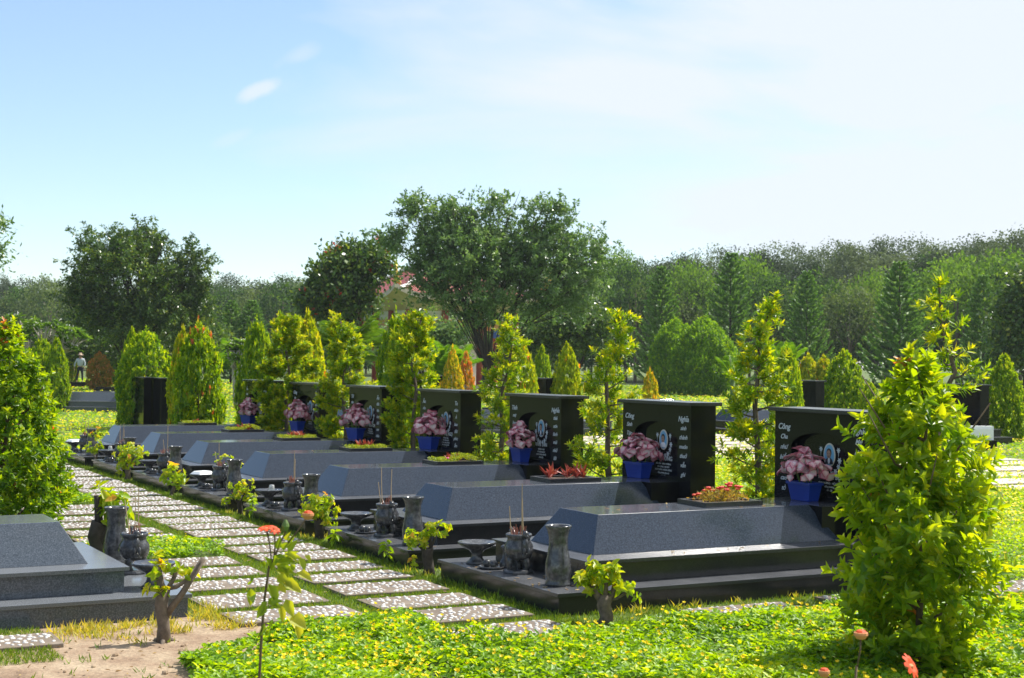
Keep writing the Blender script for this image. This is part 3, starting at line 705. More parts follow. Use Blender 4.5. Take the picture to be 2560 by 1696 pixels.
def build_tomb(loc, rz, label, kindname='dark', group=None, texts=None, planter=True, name='tomb', portrait=None, stone=True):
    R = cached(('tomb', kindname), lambda: tomb_meshes(kindname))
    t = thing(name, label, 'tomb', loc, rz, group)
    for p in ('base', 'base_cap', 'step', 'step_cap', 'tomb_slab') + (('headstone_base',) if stone else ()): link(p, R[p], t)
    if planter: link('planter_rim', R['planter_rim'], t); link('planter_soil', R['planter_soil'], t)
    if not stone: return t
    hs_ = link('headstone', R['headstone'], t)
    link('headstone_front', R['headstone_front'], hs_); link('headstone_cap', R['headstone_cap'], hs_)
    if texts:
        left, right, nm, lines = texts
        # one word below the other; first word larger
        for body, r in ((left, 1.545), (right, 0.515)):
            ws = body.split('|')
            step = 0.098
            if ws[0]: text(hs_, ws[0], r, 1.365, 0.080, shear=0.25, bold=0.001)
            if len(ws) > 1: text(hs_, '\n'.join(ws[1:]), r, 1.262, 0.064, shear=0.35, space=step / 0.064, bold=0.0004)
        xx = HG + 0.076
        if nm: text(hs_, nm, 0.985, 0.915, 0.066, x=xx, bold=0.0012)
        if lines: text(hs_, lines, 0.985, 0.835, 0.026, x=xx, space=1.25, shear=0.1)
        # small words bent round the portrait
        for k, ch in enumerate('ĐỜI ĐỜI NHỚ ƠN'):
            a = math.radians(142 - 104 * k / 13)
            if ch == ' ': continue
            o = text(hs_, ch, 0.985 - 0.115 * math.cos(a), 1.085 + 0.145 * math.sin(a), 0.024, x=xx)
            o.matrix_local = o.matrix_local @ Matrix.Rotation(a - PI / 2, 4, 'Z')
        link('lotus_wreath', cached('wreath', wreath_mesh), hs_)
        link('portrait', cached(('portrait', portrait), lambda: portrait_mesh(portrait)), hs_)
    return t

TX = [('Công|Cha|như|biển|trời|cao|tỏ', 'Nghĩa|Mẹ|như|sông|nước|chảy|dài', 'ĐỨC T. SỰ', 'BÌNH DƯƠNG - VIỆT NAM\nđồng hương\n11 - 20'),
      ('Công|Sinh|Tạo|hóa|nhớ||ghi', 'Nghĩa|sinh|thành|muôn|thuở|vẫn|ghi', 'THỊ DUNG', 'XÃ TÂN - BÌNH DƯƠNG\nAN TÁNG TẠI ĐÂY\nNGÀY RẰM THÁNG GIÊNG\nđồng hương lập mộ\n11 - 04'),
      ('Tình|mẹ|bao|la', 'Nghĩa|thái|sơn|lành|mãi|nhớ|lời', 'VĂN TÂN', 'HƯỞNG THỌ\nTỪ TRẦN NGÀY\nCON CHÁU LẬP MỘ\nphụng lập'),
      ('Ân|cha|sáng|soi', 'Tu|nhân|Á|bao|đời|phúc|ấm', 'LIÊU THỊ NGỌ', 'HƯỞNG THỌ\nTỪ TRẦN NGÀY\nCON CHÁU LẬP MỘ\nAN TÁNG TẠI ĐÂY\nphụng lập'),
      ('Từ|tâm|để|phúc', 'Ân|đức|lưu|cho|đời|con|cháu', 'LƯU VĂN CHI', 'HƯỞNG THỌ\nTỪ TRẦN NGÀY\nCON CHÁU LẬP MỘ'),
      ('Công|cha|nghĩa|mẹ', 'Ân|Đức|sinh|thành', 'VĂN THỊ', 'HƯỞNG THỌ\nTỪ TRẦN NGÀY'),
      ('Ân|tình|nhớ|mãi', 'Công|đức|cha|mẹ', 'VĂN', 'HƯỞNG THỌ')]
TOMB = []
DR = [0, 0, -0.01, 0.02, 0.05, 0.02, 0.0]
BLOOM = ['red purslane flowers', 'red bromeliads', 'a magenta flower among green stonecrop', 'green stonecrop and red bromeliad', 'pale green stonecrop', 'a small red bromeliad', 'dry red plants']
for i in range(7):
    r_off = i * PITCH + DR[i]
    lab = '%s black tomb of the row with %s in its planter' % ('nearest' if i == 0 else 'farthest' if i == 6 else ORD[i] + '-nearest', BLOOM[i])
    TOMB.append(build_tomb(W(0, r_off, 0), YAW, lab, 'dark', 'black tombs in the long row', TX[i], portrait=(i != 1)))

# grey tomb across the path, its foot towards the path
Lg, Lr = -2.45, 3.17
def WL(g, r, z=0): return W(Lg - g, Lr - r, z)
build_tomb(WL(0, 0), YAW + PI, 'pale blue-grey granite tomb on the left, foot towards the pebble path', 'pale', None, None)

# ------------------------------------------------------------------ altar ware
def vase_mesh():
    p = [(0.0, 0.0), (0.100, 0.0), (0.102, 0.02), (0.092, 0.034), (0.098, 0.06), (0.104, 0.11), (0.100, 0.17), (0.084, 0.25), (0.074, 0.31), (0.076, 0.38), (0.090, 0.43), (0.104, 0.458), (0.102, 0.466), (0.088, 0.462), (0.078, 0.44), (0.06, 0.30), (0, 0.28)]
    return MB().lathe(p, 28, closed=False).mesh('vase', M['marble'], smooth=True)

def burner_parts():
    base = MB().lathe([(0, 0), (0.132, 0), (0.135, 0.012), (0.128, 0.026), (0.10, 0.034), (0, 0.034)], 8, closed=False).mesh('burner_base', M['marble'])
    bowl = MB().lathe([(0, 0.10), (0.07, 0.105), (0.105, 0.135), (0.122, 0.18), (0.118, 0.225), (0.096, 0.262), (0.094, 0.285), (0.108, 0.30), (0.110, 0.318), (0.100, 0.322), (0.09, 0.315), (0.088, 0.29), (0, 0.285)], 26, closed=False).mesh('bowl', M['marble'], smooth=True)
    leg = MB().tube([(0.075, 0, 0.03), (0.088, 0, 0.055), (0.078, 0, 0.09), (0.062, 0, 0.14)], [0.026, 0.020, 0.026, 0.036], 8).mesh('leg', M['marble'], smooth=True)
    lion = MB()
    lion.blob((0.128, 0, 0.235), (0.030, 0.030, 0.062), 9, 7); lion.blob((0.130, 0, 0.325), (0.026, 0.028, 0.030), 9, 7)
    lion.blob((0.152, 0, 0.312), (0.015, 0.014, 0.012), 8, 5); lion.blob((0.112, 0.014, 0.352), (0.008, 0.007, 0.013), 6, 4); lion.blob((0.112, -0.014, 0.352), (0.008, 0.007, 0.013), 6, 4)
    lion.blob((0.150, 0.02, 0.19), (0.016, 0.014, 0.034), 7, 5); lion.blob((0.150, -0.02, 0.19), (0.016, 0.014, 0.034), 7, 5); lion.blob((0.118, 0, 0.155), (0.03, 0.034, 0.026), 8, 5)
    lion.tube([(0.095, 0, 0.22), (0.085, 0, 0.30), (0.10, 0, 0.345)], [0.012, 0.011, 0.005], 6)
    return base, bowl, leg, lion.mesh('lion_handle', M['marble'], smooth=True)

def dish_mesh():
    p = [(0, 0), (0.088, 0), (0.09, 0.012), (0.07, 0.024), (0.050, 0.05), (0.046, 0.085), (0.07, 0.112), (0.13, 0.14), (0.162, 0.165), (0.166, 0.178), (0.158, 0.180), (0.12, 0.160), (0, 0.150)]
    return MB().lathe(p, 30, closed=False).mesh('offering_dish', M['marble'], smooth=True)
def tray_mesh():
    return MB().lathe([(0, 0), (0.088, 0), (0.105, 0.008), (0.112, 0.022), (0.106, 0.023), (0.09, 0.012), (0, 0.010)], 24, closed=False).mesh('cup_tray', M['marble'], smooth=True)
def cupm(): return MB().lathe([(0, 0), (0.022, 0), (0.036, 0.018), (0.038, 0.036), (0.028, 0.054), (0.012, 0.062), (0, 0.063)], 16, closed=False).mesh('tea_cup', M['marble'], smooth=True)
def flaskm(): return MB().lathe([(0, 0), (0.034, 0), (0.044, 0.02), (0.04, 0.045), (0.02, 0.07), (0.015, 0.115), (0.02, 0.128), (0.034, 0.136), (0.030, 0.150), (0.012, 0.158), (0, 0.158)], 16, closed=False).mesh('wine_flask', M['marble'], smooth=True)
def plcup(): return MB().lathe([(0, 0), (0.040, 0), (0.029, 0.088), (0.026, 0.092), (0, 0.092)], 18, closed=False).mesh('plastic_cup', M['cup'], smooth=True)
def lidm():
    mb = MB(); mb.hexa((-0.13, 0.13, -0.11, 0.11), (-0.09, 0.09, -0.07, 0.07), 0, 0.045); return mb.mesh('foam_box', M['white'], bevel=0.012)

def stubs_mesh(seed, n=26):
    R = np.random.RandomState(seed); mb = MB()
    for _ in range(n):
        a, q = R.rand() * 6.28, 0.055 * R.rand() ** .5
        p = Vector((q * math.cos(a), q * math.sin(a), 0)); h = R.uniform(0.06, 0.12)
        d = Vector((R.normal() * 0.16, R.normal() * 0.16, 1)).normalized() * h
        mb.tube([p, p + d], [0.0022, 0.0018], 4)
    return mb.mesh('incense_stubs', M['incense'])
def stick_mesh(): return MB().tube([(0, 0, 0), (0.004, 0, 0.5), (0, 0.004, 1)], [0.0042, 0.0040, 0.0032], 5).mesh('incense_stick', M['bamboo'])

def altar(i, Wf, rz, where, grey=False, items=(), vg=0.215, vr=0.36, seed=0, bg_=0.26):
    R = np.random.RandomState(40 + seed)
    gname = lambda s: s + ' on the tombs'
    sc = [1, .97, 1.0, .97, 1.0, .97, 1][i % 7]
    top = 0.178
    v = link('vase', cached('vase', vase_mesh), None, Wf(vg, vr, top)); v.scale = (1, 1, sc)
    tag(v, 'mottled dark stone vase with flared mouth on ' + where, 'vase', gname('stone vases'))
    b = thing('incense_burner', 'footed stone incense burner with lion handles on ' + where, 'incense burner', Wf(bg_, 1.07 - (.2 if grey else 0), top), rz + PI / 2 - 0.9 * 0 + R.normal() * 0.1, gname('incense burners'))
    ba, bo, lg, li = cached('burner', burner_parts)
    link('burner_base', ba, b); link('bowl', bo, b)
    for k in range(3): link('leg', lg, b, (0, 0, 0), PI / 2 + k * 2 * PI / 3)
    link('lion_handle', li, b); link('lion_handle', li, b, (0, 0, 0), PI)
    s = link('incense_stubs', cached(('stub', seed % 4), lambda: stubs_mesh(seed % 4)), None, Wf(bg_, 1.07 - (.2 if grey else 0), top + 0.285))
    tag(s, 'cluster of burnt pinkish incense stubs standing in the burner on ' + where, 'incense', 'burnt incense in the burners'); kind(s, 'stuff')
    d = link('offering_dish', cached('dish', dish_mesh), None, Wf(0.19, 1.68, top)); d.scale = (1, 1, R.uniform(0.95, 1.08))
    tag(d, 'wide footed stone offering dish on ' + where, 'dish', gname('offering dishes'))
    if not grey:
        t = link('cup_tray', cached('tray', tray_mesh), None, Wf(0.17, 1.37, top)); tag(t, 'small round stone tray with cups, on ' + where, 'tray', gname('cup trays'))
        for k, (dg, dr) in enumerate([(-0.02, 0.045), (0.0, -0.042)]):
            c = link('tea_cup', cached('cupm', cupm), None, Wf(0.17 + dg, 1.37 + dr, top + 0.0105))
            tag(c, 'round stone cup, %s of the pair on the tray of %s' % ('left' if k == 0 else 'right', where), 'cup', 'stone cups on the trays')
    if 'flask' in items:
        c = link('wine_flask', cached('flask', flaskm), None, Wf(0.27, 1.33, top)); c.scale = (1, 1, 1.25); tag(c, 'slender stone wine flask behind the cups on ' + where, 'flask')
    if 'cup' in items:
        c = link('plastic_cup', cached('plcup', plcup), None, Wf(0.21, 1.64, top + 0.152)); tag(c, 'upturned clear plastic cup on the dish of ' + where, 'cup')
    if 'box' in items:
        c = link('foam_box', cached('lid', lidm), None, Wf(0.19, 1.66, top + 0.168), rz + 0.4); tag(c, 'white foam box lying on the dish of ' + where, 'box')

STICKS = {0: [(-0.05, 0.03, 0.36, -0.10, .02), (0.02, -0.02, 0.62, -0.02, 0), (0.03, -0.03, 0.45, -0.06, .02)], 1: [(-0.03, 0.04, 0.54, -0.05, .03), (-0.04, 0.04, 0.34, -0.16, .05), (0.03, -0.04, 0.52, 0.0, 0)],
          2: [(0.01, -0.02, 0.55, -0.01, 0), (0.02, -0.02, 0.42, 0.0, 0.02)], 3: [(-0.03, 0.02, 0.32, -0.25, .1), (-0.02, 0.0, 0.48, -0.04, 0)], 4: [(0, 0, 0.33, -0.16, 0), (0.02, -0.03, 0.62, 0.02, 0)],
          5: [(-0.02, 0.02, 0.46, 0, 0), (0.01, 0, 0.5, 0.08, 0), (0.03, -0.02, 0.36, 0.03, 0)], 6: [(0, 0, 0.5, 0.0, 0), (0.03, -0.03, 0.46, 0.02, 0)], 9: [(0.03, 0.0, 0.42, -0.20, 0.05), (0.0, 0.02, 0.46, 0.0, 0), (-0.03, 0.02, 0.55, -0.03, 0)]}
def sticks(i, Wf, where):
    words = ['shortest', 'middle', 'tallest']
    L = sorted(STICKS[i], key=lambda q: q[2])
    ws = ['shorter', 'taller'] if len(L) == 2 else words
    for q, w in zip(L, ws):
        dg, dr, h, lx, ly = q
        o = link('incense_stick', cached('stick', stick_mesh), None, Wf(0.26 + dg, 1.07 + dr, 0.178 + 0.285)); o.scale = (1, 1, h * .72)
        o.rotation_euler = Vector((lx, ly, 1)).to_track_quat('Z', 'Y').to_euler()
        tag(o, 'thin upright incense stick, %s in the burner on %s' % (w, where), 'incense stick', 'tall incense sticks')

ITEMS = [('flask',), (), ('cup',), ('box',), (), ('cup',), ('box',)]
for i in range(7):
    f = (lambda i: (lambda g, r, z=0: W(g, r + i * PITCH + DR[i], z)))(i)
    altar(i, f, YAW, whose(i), items=ITEMS[i], seed=i); sticks(i, f, whose(i))
altar(0, WL, YAW + PI, 'the grey tomb across the path', grey=True, seed=9, vg=0.12, vr=0.22, bg_=0.13); sticks(9, lambda g, r, z=0: WL(g - .13, r - .2, z), 'the grey tomb across the path')

# ------------------------------------------------------------------ blue pots with pink caladium
def pot_mesh():
    mb = MB(); a, b, h = 0.155, 0.075, 0.175
    mb.hexa((-b * .76, b * .76, -a * .8, a * .8), (-b, b, -a, a), 0, h - 0.025)
    t = 0.012; x, y = b + 0.012, a + 0.012
    mb.box(-x, x, -y, -y + 2 * t, h - 0.025, h); mb.box(-x, x, y - 2 * t, y, h - 0.025, h)
    mb.box(-x, -x + 2 * t, -y + 2 * t, y - 2 * t, h - 0.025, h); mb.box(x - 2 * t, x, -y + 2 * t, y - 2 * t, h - 0.025, h)
    return mb.mesh('flower_pot', M['blue'], bevel=0.004)

def caladium_mesh(seed):
    R = np.random.RandomState(seed); lb = LB()
    n = 92; az = R.rand(n) * 6.28; el = np.radians(R.uniform(-18, 85, n))
    d = np.stack([np.cos(az) * np.cos(el), np.sin(az) * np.cos(el), np.sin(el)], 1)
    C = np.array([0, 0, 0.13]) + d * np.array([0.17, 0.25, 0.19]) * (0.62 + 0.5 * R.rand(n))[:, None]
    q = R.uniform(-.10, .10)
    C[:7] = np.array([0, q, 0.33]) + d[:7] * np.array([.06, .07, .06])
    # each leaf: broad blade with a dark red rim, pale middle on both faces
    for k in range(n):
        nn = d[k] + np.array([0, 0, 0.45]) + R.normal(size=3) * .38; nn /= np.linalg.norm(nn)
        out = d[k] * np.array([1, 1, 0]) * .5 + np.array([0, 0, -.55]) + R.normal(size=3) * .45; out -= nn * out.dot(nn); out /= np.linalg.norm(out)
        L = R.uniform(0.08, 0.125); base = C[k] - out * L * 0.5; t = R.uniform(-0.10, 0.10)
        lb.add(leaves([base], [out], [nn], L, L * 0.98, [0.46 + t], fold=0.10, droop=0.22))
        for s in (.006, -.004):
            lb.add(leaves([base + out * L * .10 + nn * s], [out], [nn], L * 0.82, L * 0.80, [0.76 + t], fold=0.10, droop=0.2))
            lb.add(leaves([base + out * L * .16 + nn * s * 1.8], [out], [nn], L * 0.56, L * 0.44, [0.86 + t], fold=0.10, droop=0.16))
    return lb.mesh('leaves', M['caladium'])
def caladium_stems(seed):
    R = np.random.RandomState(seed); mb = MB()
    for k in range(12):
        a = R.rand() * 6.28; e = R.uniform(0.05, 0.14)
        mb.tube([(0.03 * math.cos(a), 0.07 * math.sin(a), 0), (0.5 * e * math.cos(a), e * .6 * math.sin(a), 0.09), (e * .7 * math.cos(a), e * math.sin(a), 0.2)], [0.005, 0.004, 0.003], 5)
    return mb.mesh('stems', M['stem'])
POTR = [1.10, 1.18, 1.16, 1.14, 1.12, 1.1, 1.1]
for i in range(7):
    rr = POTR[i] + i * PITCH + DR[i]; p = W(3.30, rr, 0.661)
    o = link('flower_pot', cached('pot', pot_mesh), None, p, YAW + [0, .05, -.1, .25, .2, .1, .3][i]); tag(o, 'blue plastic pot at the headstone of ' + whose(i), 'flower pot', 'blue pots at the headstones')
    t = thing('caladium_plant', 'bunch of pink and white caladium leaves in the blue pot of ' + whose(i), 'plant', p + Vector((0, 0, 0.15)), YAW + [0, .3, 2.8, .6, 3.4, .2, 3.0][i], 'pink caladiums in the blue pots')
    t.scale = (1.0, 1.15, [.86, .84, .88, .98, 1.02, 1.0, .88][i])
    link('leaves', cached(('cal', i % 4), lambda: caladium_mesh(i % 4 + 20)), t); link('stems', cached(('cals', i % 2), lambda: caladium_stems(i % 2)), t)

# ------------------------------------------------------------------ plants in the slab planters
def sedum_mesh(seed, n=1300, hump=0.0):
    R = np.random.RandomState(seed); x = R.uniform(-0.27, 0.27, n); y = R.uniform(-0.175, 0.175, n)
    z = R.uniform(0, 0.045, n) + hump * np.maximum(0, 1 - ((x - .12) / .14) ** 2)
    D = rdir(R, n) * np.array([1, 1, .6]) + np.array([0, 0, .55])
    return LB().add(leaves(np.stack([x, y, z], 1), D, rdir(R, n), 0.028, 0.014, R.rand(n), simple=True)).mesh('stonecrop', M['sedum'])
def rhoeo_mesh(seed, nr=7, k=11, L=0.15, sx=.16, sy=.10, x0=0.0):
    R = np.random.RandomState(seed); b = np.stack([x0 + R.uniform(-sx, sx, nr), R.uniform(-sy, sy, nr), np.zeros(nr)], 1)
    ax = np.stack([R.normal(size=nr) * .15, R.normal(size=nr) * .15, np.ones(nr)], 1)
    return LB().add(shoots(R, b, ax, k, L, 0.026, 0.03, 0, 1, spread0=58, spread1=12, droop=0.05)).mesh('bromeliads', M['rhoeo'])
def purslane_parts():
    R = np.random.RandomState(8); n = 1500
    x = R.normal(size=n) * .12; y = R.normal(size=n) * .07; k = (abs(x) < .26) & (abs(y) < .17); x, y = x[k], y[k]; n = len(x)
    z = R.rand(n) * (0.11 - 0.06 * (x / .26) ** 2)
    lf = LB().add(leaves(np.stack([x, y, z], 1), rdir(R, n) + np.array([0, 0, .5]), rdir(R, n), 0.035, 0.009, R.rand(n), simple=True)).mesh('purslane_leaves', M['portulaca'])
    fl = []
    for q in range(19):
        mb = MB()
        fx = R.uniform(-.24, .24); fy = R.uniform(-.12, .12); fz = 0.10 + R.rand() * .07 - .05 * (fx / .26) ** 2
        for p in range(6):
            a = p * PI / 3 + q
            mb.blob((fx + 0.014 * math.cos(a), fy + 0.014 * math.sin(a), fz), (0.014, 0.012, 0.010), 6, 4)
        mb.blob((fx, fy, fz + .004), (.008, .008, .008), 6, 4); fl.append(mb.mesh('flower', M['petalred'], smooth=True))
    return lf, fl
for i in range(7):
    p = W(2.31, 1.075 + i * PITCH + DR[i], 0.690); wh = 'the planter of ' + whose(i)
    if i == 0:
        a, b = purslane_parts(); t = thing('purslane', 'straggly purslane covered in coral red flowers in ' + wh, 'plant', p, YAW); link('foliage', a, t); [link('flower', q_, t) for q_ in b]; continue
    if i != 1:
        s = link('stonecrop', cached(('sed', i % 3), lambda: sedum_mesh(i, hump=0.05 if i == 2 else 0.0)), None, p, YAW)
        tag(s, 'mat of pale green stonecrop filling ' + wh, 'ground cover plant', 'stonecrop in the slab planters')
    rm = rhoeo_mesh(i + 3, [0, 8, 4, 6, 6, 5, 3][i], 10, [0, .17, .10, .13, .13, .12, .09][i], sx=.2 if i == 1 else .09)
    t = link('bromeliad', rm, None, p, YAW); tag(t, 'spiky red-leaved bromeliads in ' + wh, 'plant', 'red bromeliads in the slab planters')
    if i == 2:
        mb = MB()
        for q in range(6): mb.blob((.015 * math.cos(q), .015 * math.sin(q), 0), (.016, .014, .012), 7, 5)
        o = link('flower', mb.mesh('flower', M['magenta'], smooth=True), None, p + Vector((-.06, -.12, .045))); tag(o, 'single bright magenta flower in ' + wh, 'flower')

# ------------------------------------------------------------------ ground cover, grass
R0 = np.random.RandomState(77)
PEA = [(-3.6, -2.2), (-3.05, -1.07), (-2.95, -.4), (-2.44, .06), (-1.92, .36), (-1.42, .30), (-1.13, .16), (-1.18, -.3), (-1.3, -.75), (-.78, -.95), (-.33, -.62), (.2, -.58), (.85, -.72), (1.5, -.70), (2.3, -.62), (3.0, -.66), (3.7, -.75), (4.9, -.85), (9, -.9), (9, -6), (-3.6, -6)]
PATCH1 = [(-2.3, 4.1), (-1.95, 4.02), (-1.45, 4.05), (-1.22, 4.3), (-1.28, 5.0), (-1.5, 5.4), (-2.3, 5.4), (-2.5, 4.7)]
PATCH1 = [(-2.42, 4.05), (-1.3, 4.05), (-1.18, 4.4), (-1.3, 5.05), (-1.9, 5.4), (-2.6, 5.35), (-3.4, 4.6), (-3.4, 3.3), (-2.5, 3.3)]
PATCH2 = [(-2.4, 9.45), (-1.35, 9.45), (-1.22, 9.8), (-1.35, 10.7), (-2.4, 11.1)]
LAWNR = [(4.30, -.12), (10.5, -.3), (10.0, 6.0), (9.9, 20), (4.30, 20)]

def hills(g, r):
    return 0.5 + 0.25 * np.sin(3.1 * g + 1.3 * r) + 0.2 * np.sin(2.3 * r - 1.7 * g + 1) + 0.15 * np.sin(7 * g + 4) * np.sin(6 * r)

def sample_poly(poly, n):
    p = np.array(poly); lo, hi = p.min(0), p.max(0); out = []
    g = R0.uniform(lo[0], hi[0], n); r = R0.uniform(lo[1], hi[1], n); k = in_poly(g, r, poly)
    return g[k], r[k]

def visible(g, r, ymin=8.0):
    X = OX + g * GV[0] + r * RV[0]; Y = OY + g * GV[1] + r * RV[1]
    return (Y > ymin) & (np.abs(X) < Y * 0.42 + 0.4)

def cover(polys, dens, L, height=0.13, vis=True, zlo=0.25):
    Pg, Pr = [], []
    for p in polys:
        a = np.array(p); A = np.prod(a.max(0) - a.min(0)); g, r = sample_poly(p, int(A * dens)); Pg.append(g); Pr.append(r)
    g, r = np.concatenate(Pg), np.concatenate(Pr)
    if vis: k = visible(g, r); g, r = g[k], r[k]
    k = R0.rand(len(g)) < np.clip(.75 + .45 * np.sin(4.3 * g + 2.1 * r) * np.sin(3.7 * r - 1.9 * g + .6) + .25 * np.sin(9 * g - 5 * r), .22, 1); g, r = g[k], r[k]
    n = len(g); hl = hills(g, r) * height
    z = hl * (zlo + (1 - zlo) * R0.rand(n) ** 0.6) + 0.01
    C = to_world(g, r, z)
    # four round leaflets to a leaf, in two pairs
    ax = unit(np.stack([R0.normal(size=n) * .5, R0.normal(size=n) * .5, np.ones(n)], 1)); h0 = rdir(R0, n); h0 = unit(h0 - ax * (h0 * ax).sum(1, keepdims=True)); h1 = np.cross(ax, h0)
    lb = LB(); tb = np.clip(0.48 + 0.16 * np.sin(2.2 * g + 3.1 * r + 1) * np.sin(2.9 * r - 1.2 * g) + 0.22 * R0.normal(size=n) + 0.25 * (z / (height + .01) - .5), 0, 1)
    for a in (0.5, -0.5, 2.2, -2.2):
        d = h0 * math.cos(a) + h1 * math.sin(a) + ax * 0.12
        base = C + (h0 * (0.012 if abs(a) < 1 else -0.004))
        l = L * (0.7 + 0.6 * R0.rand(n))
        lb.add(leaves(base, d, ax + R0.normal(size=(n, 3)) * .2, l, l * 0.66, np.clip(tb + R0.normal(size=n) * .07, 0, 1), fold=0.2, droop=0.15))
    return lb, g, r

def blossoms(g, r, z, s):
    n = len(g); C = to_world(g, r, z); lb = LB(); ax = unit(np.stack([R0.normal(size=n) * .4, R0.normal(size=n) * .4 - .25, np.ones(n)], 1))
    h0 = rdir(R0, n); h0 = unit(h0 - ax * (h0 * ax).sum(1, keepdims=True)); h1 = np.cross(ax, h0)
    for k in range(5):
        a = k * 1.2566; d = h0 * math.cos(a) + h1 * math.sin(a) + ax * 0.95
        lb.add(leaves(C, d, ax, s, s * 0.95, R0.rand(n), simple=True))
    return lb

lb, g_, r_ = cover([PEA], 1650, 0.037, 0.17, True, 0.1)
cv = kind(link('ground_cover', lb.mesh('ground_cover', M['peanut'])), 'stuff'); tag(cv, 'low bright green ground cover with round leaves in the foreground', 'ground cover')
g, r = sample_poly(PEA, 7000); k = visible(g, r); g, r = g[k], r[k]; k = np.sin(2.1 * g + r) + np.sin(1.7 * r - g + 2) + R0.normal(size=len(g)) * .8 > -.4; g, r = g[k], r[k]
fl = kind(link('ground_cover_flowers', blossoms(g, r, hills(g, r) * .17 + .035 + R0.rand(len(g)) * .03, 0.018).mesh('ground_cover_flowers', M['yflower'])), 'stuff')
tag(fl, 'tiny yellow flowers dotted over the foreground ground cover', 'flowers')
lb, g_, r_ = cover([PATCH1, PATCH2], 900, 0.036, 0.12)
o = kind(link('ground_cover', lb.mesh('ground_cover', M['peanut'])), 'stuff'); tag(o, 'two small green ground cover patches between the path slabs', 'ground cover')
g, r = sample_poly(PATCH1, 140); g2, r2 = sample_poly(PATCH2, 10)
g, r = np.concatenate([g, g2]), np.concatenate([r, r2]); k = r > 4.4; g, r = g[k], r[k]
o = kind(link('ground_cover_flowers', blossoms(g, r, np.full(len(g), .13), 0.014).mesh('ground_cover_flowers', M['yflower'])), 'stuff'); tag(o, 'yellow flowers on the small patches beside the path', 'flowers')

# lawns behind the tombs: leaf size grows with distance so that far turf still has grain
def lawn(n, seed, ymin, ymax, tintb=0.0):
    R = np.random.RandomState(seed); u = R.rand(n); Y = ymin * (ymax / ymin) ** u; X = Y * R.uniform(-0.40, 0.40, n)
    g, r = GRn(X, Y)
    k = ((g > 4.3) & (r > -0.15)) | ((r > 20.0) & (g > -8)) | ((g < -2.75) & (r > 5.6)) | ((g < -6.6) & (r > -1)); g, r, Y = g[k], r[k], Y[k]
    return R, g, r, Y
R, g, r, Y = lawn(150000, 3, 12, 125)
n = len(g); s = 0.030 * (Y / 14) ** 0.75
z = (hills(g * .6, r * .6) * 0.10) * R.rand(n)
D = rdir(R, n) * np.array([1, 1, .5]) + np.array([0, 0, .25])
o = kind(link('lawn', LB().add(leaves(to_world(g, r, z), D, np.array([[0, 0, 1.]]) + R.normal(size=(n, 3)) * .45, s * 1.4, s, np.clip(.5 + .25 * np.sin(g * .9) * np.sin(r * .7) + R.normal(size=n) * .2, 0, 1), simple=True)).mesh('lawn', M['lawn'])), 'stuff')
tag(o, 'sunlit lawn of low leafy turf between and behind the tombs', 'lawn')
R, g, r, Y = lawn(110000, 13, 12, 30)
n = len(g); s = 0.030 * (Y / 14) ** 0.75; z = (hills(g * .6, r * .6) * 0.10) * R.rand(n)
D = rdir(R, n) * np.array([1, 1, .5]) + np.array([0, 0, .25])
o = kind(link('lawn', LB().add(leaves(to_world(g, r, z), D, np.array([[0, 0, 1.]]) + R.normal(size=(n, 3)) * .45, s * 1.4, s, np.clip(.5 + .25 * np.sin(g * .9) * np.sin(r * .7) + R.normal(size=n) * .2, 0, 1), simple=True)).mesh('lawn', M['lawn'])), 'stuff')
tag(o, 'nearest part of the leafy lawn just behind the headstones', 'lawn')
R, g, r, Y = lawn(26000, 4, 12, 110); k = np.sin(.5 * g + .8 * r) + np.sin(.9 * r - .35 * g) + R.normal(size=len(g)) > -.3; g, r, Y = g[k], r[k], Y[k]
o = kind(link('lawn_flowers', blossoms(g, r, 0.09 + 0.03 * R.rand(len(g)), 1).mesh('x', M['yflower'])), 'stuff') if False else None
C = to_world(g, r, 0.07 + .05 * R.rand(len(g))); n = len(g); s = 0.017 * (Y / 14) ** .7; lb = LB()
for k_ in range(3):
    a = R.rand(n) * 6.28; lb.add(leaves(C, np.stack([np.cos(a), np.sin(a), np.full(n, .5)], 1), np.stack([np.zeros(n), -np.ones(n) * .4, np.ones(n)], 1), s * 1.3, s * 1.2, R.rand(n), simple=True))
o = kind(link('lawn_flowers', lb.mesh('lawn_flowers', M['yflower'])), 'stuff'); tag(o, 'yellow flowers scattered over the lawns behind the tombs', 'flowers')

# short grass between the path slabs and along the tomb feet
def blades(g, r, h, seed, name, mat, z0=0.0, lean=.45, w=0.006):
    R = np.random.RandomState(seed); n = len(g); h = np.broadcast_to(h, (n,)) * (0.5 + 0.8 * R.rand(n))
    D = np.stack([R.normal(size=n) * lean, R.normal(size=n) * lean, np.ones(n)], 1)
    z = np.broadcast_to(z0, (n,))
    return LB().add(leaves(to_world(g, r, z), D, rdir(R, n), h, w, np.clip(.45 + R.normal(size=n) * .22, 0, 1), simple=True)).mesh(name, mat)
gs, rs = [], []
def strip(g0, g1, r0, r1, dens):
    n = int((g1 - g0) * (r1 - r0) * dens); gs.append(R0.uniform(g0, g1, n)); rs.append(R0.uniform(r0, r1, n))
for k in range(-1, 26):
    q = 0.03 + .685 * k; d = 5200 if k < 12 else 2500
    strip(-1.12, -.17, q + .505, q + .70, d)
strip(-1.30, -1.07, -.6, 18, 4200); strip(-.20, .03, -.4, 18, 3800)
for q, e in ((1.07, 1.27), (1.9, 2.13), (2.63, 2.82), (3.32, 3.5), (4.0, 4.12)): strip(-2.27, -1.28, q, e, 5200)
for k in range(6): strip(-2.3, -1.25, 5.45 + .68 * k + .48, 5.45 + .68 * k + .68, 4200)
strip(-2.5, -2.2, 1.4, 5.4, 2600)
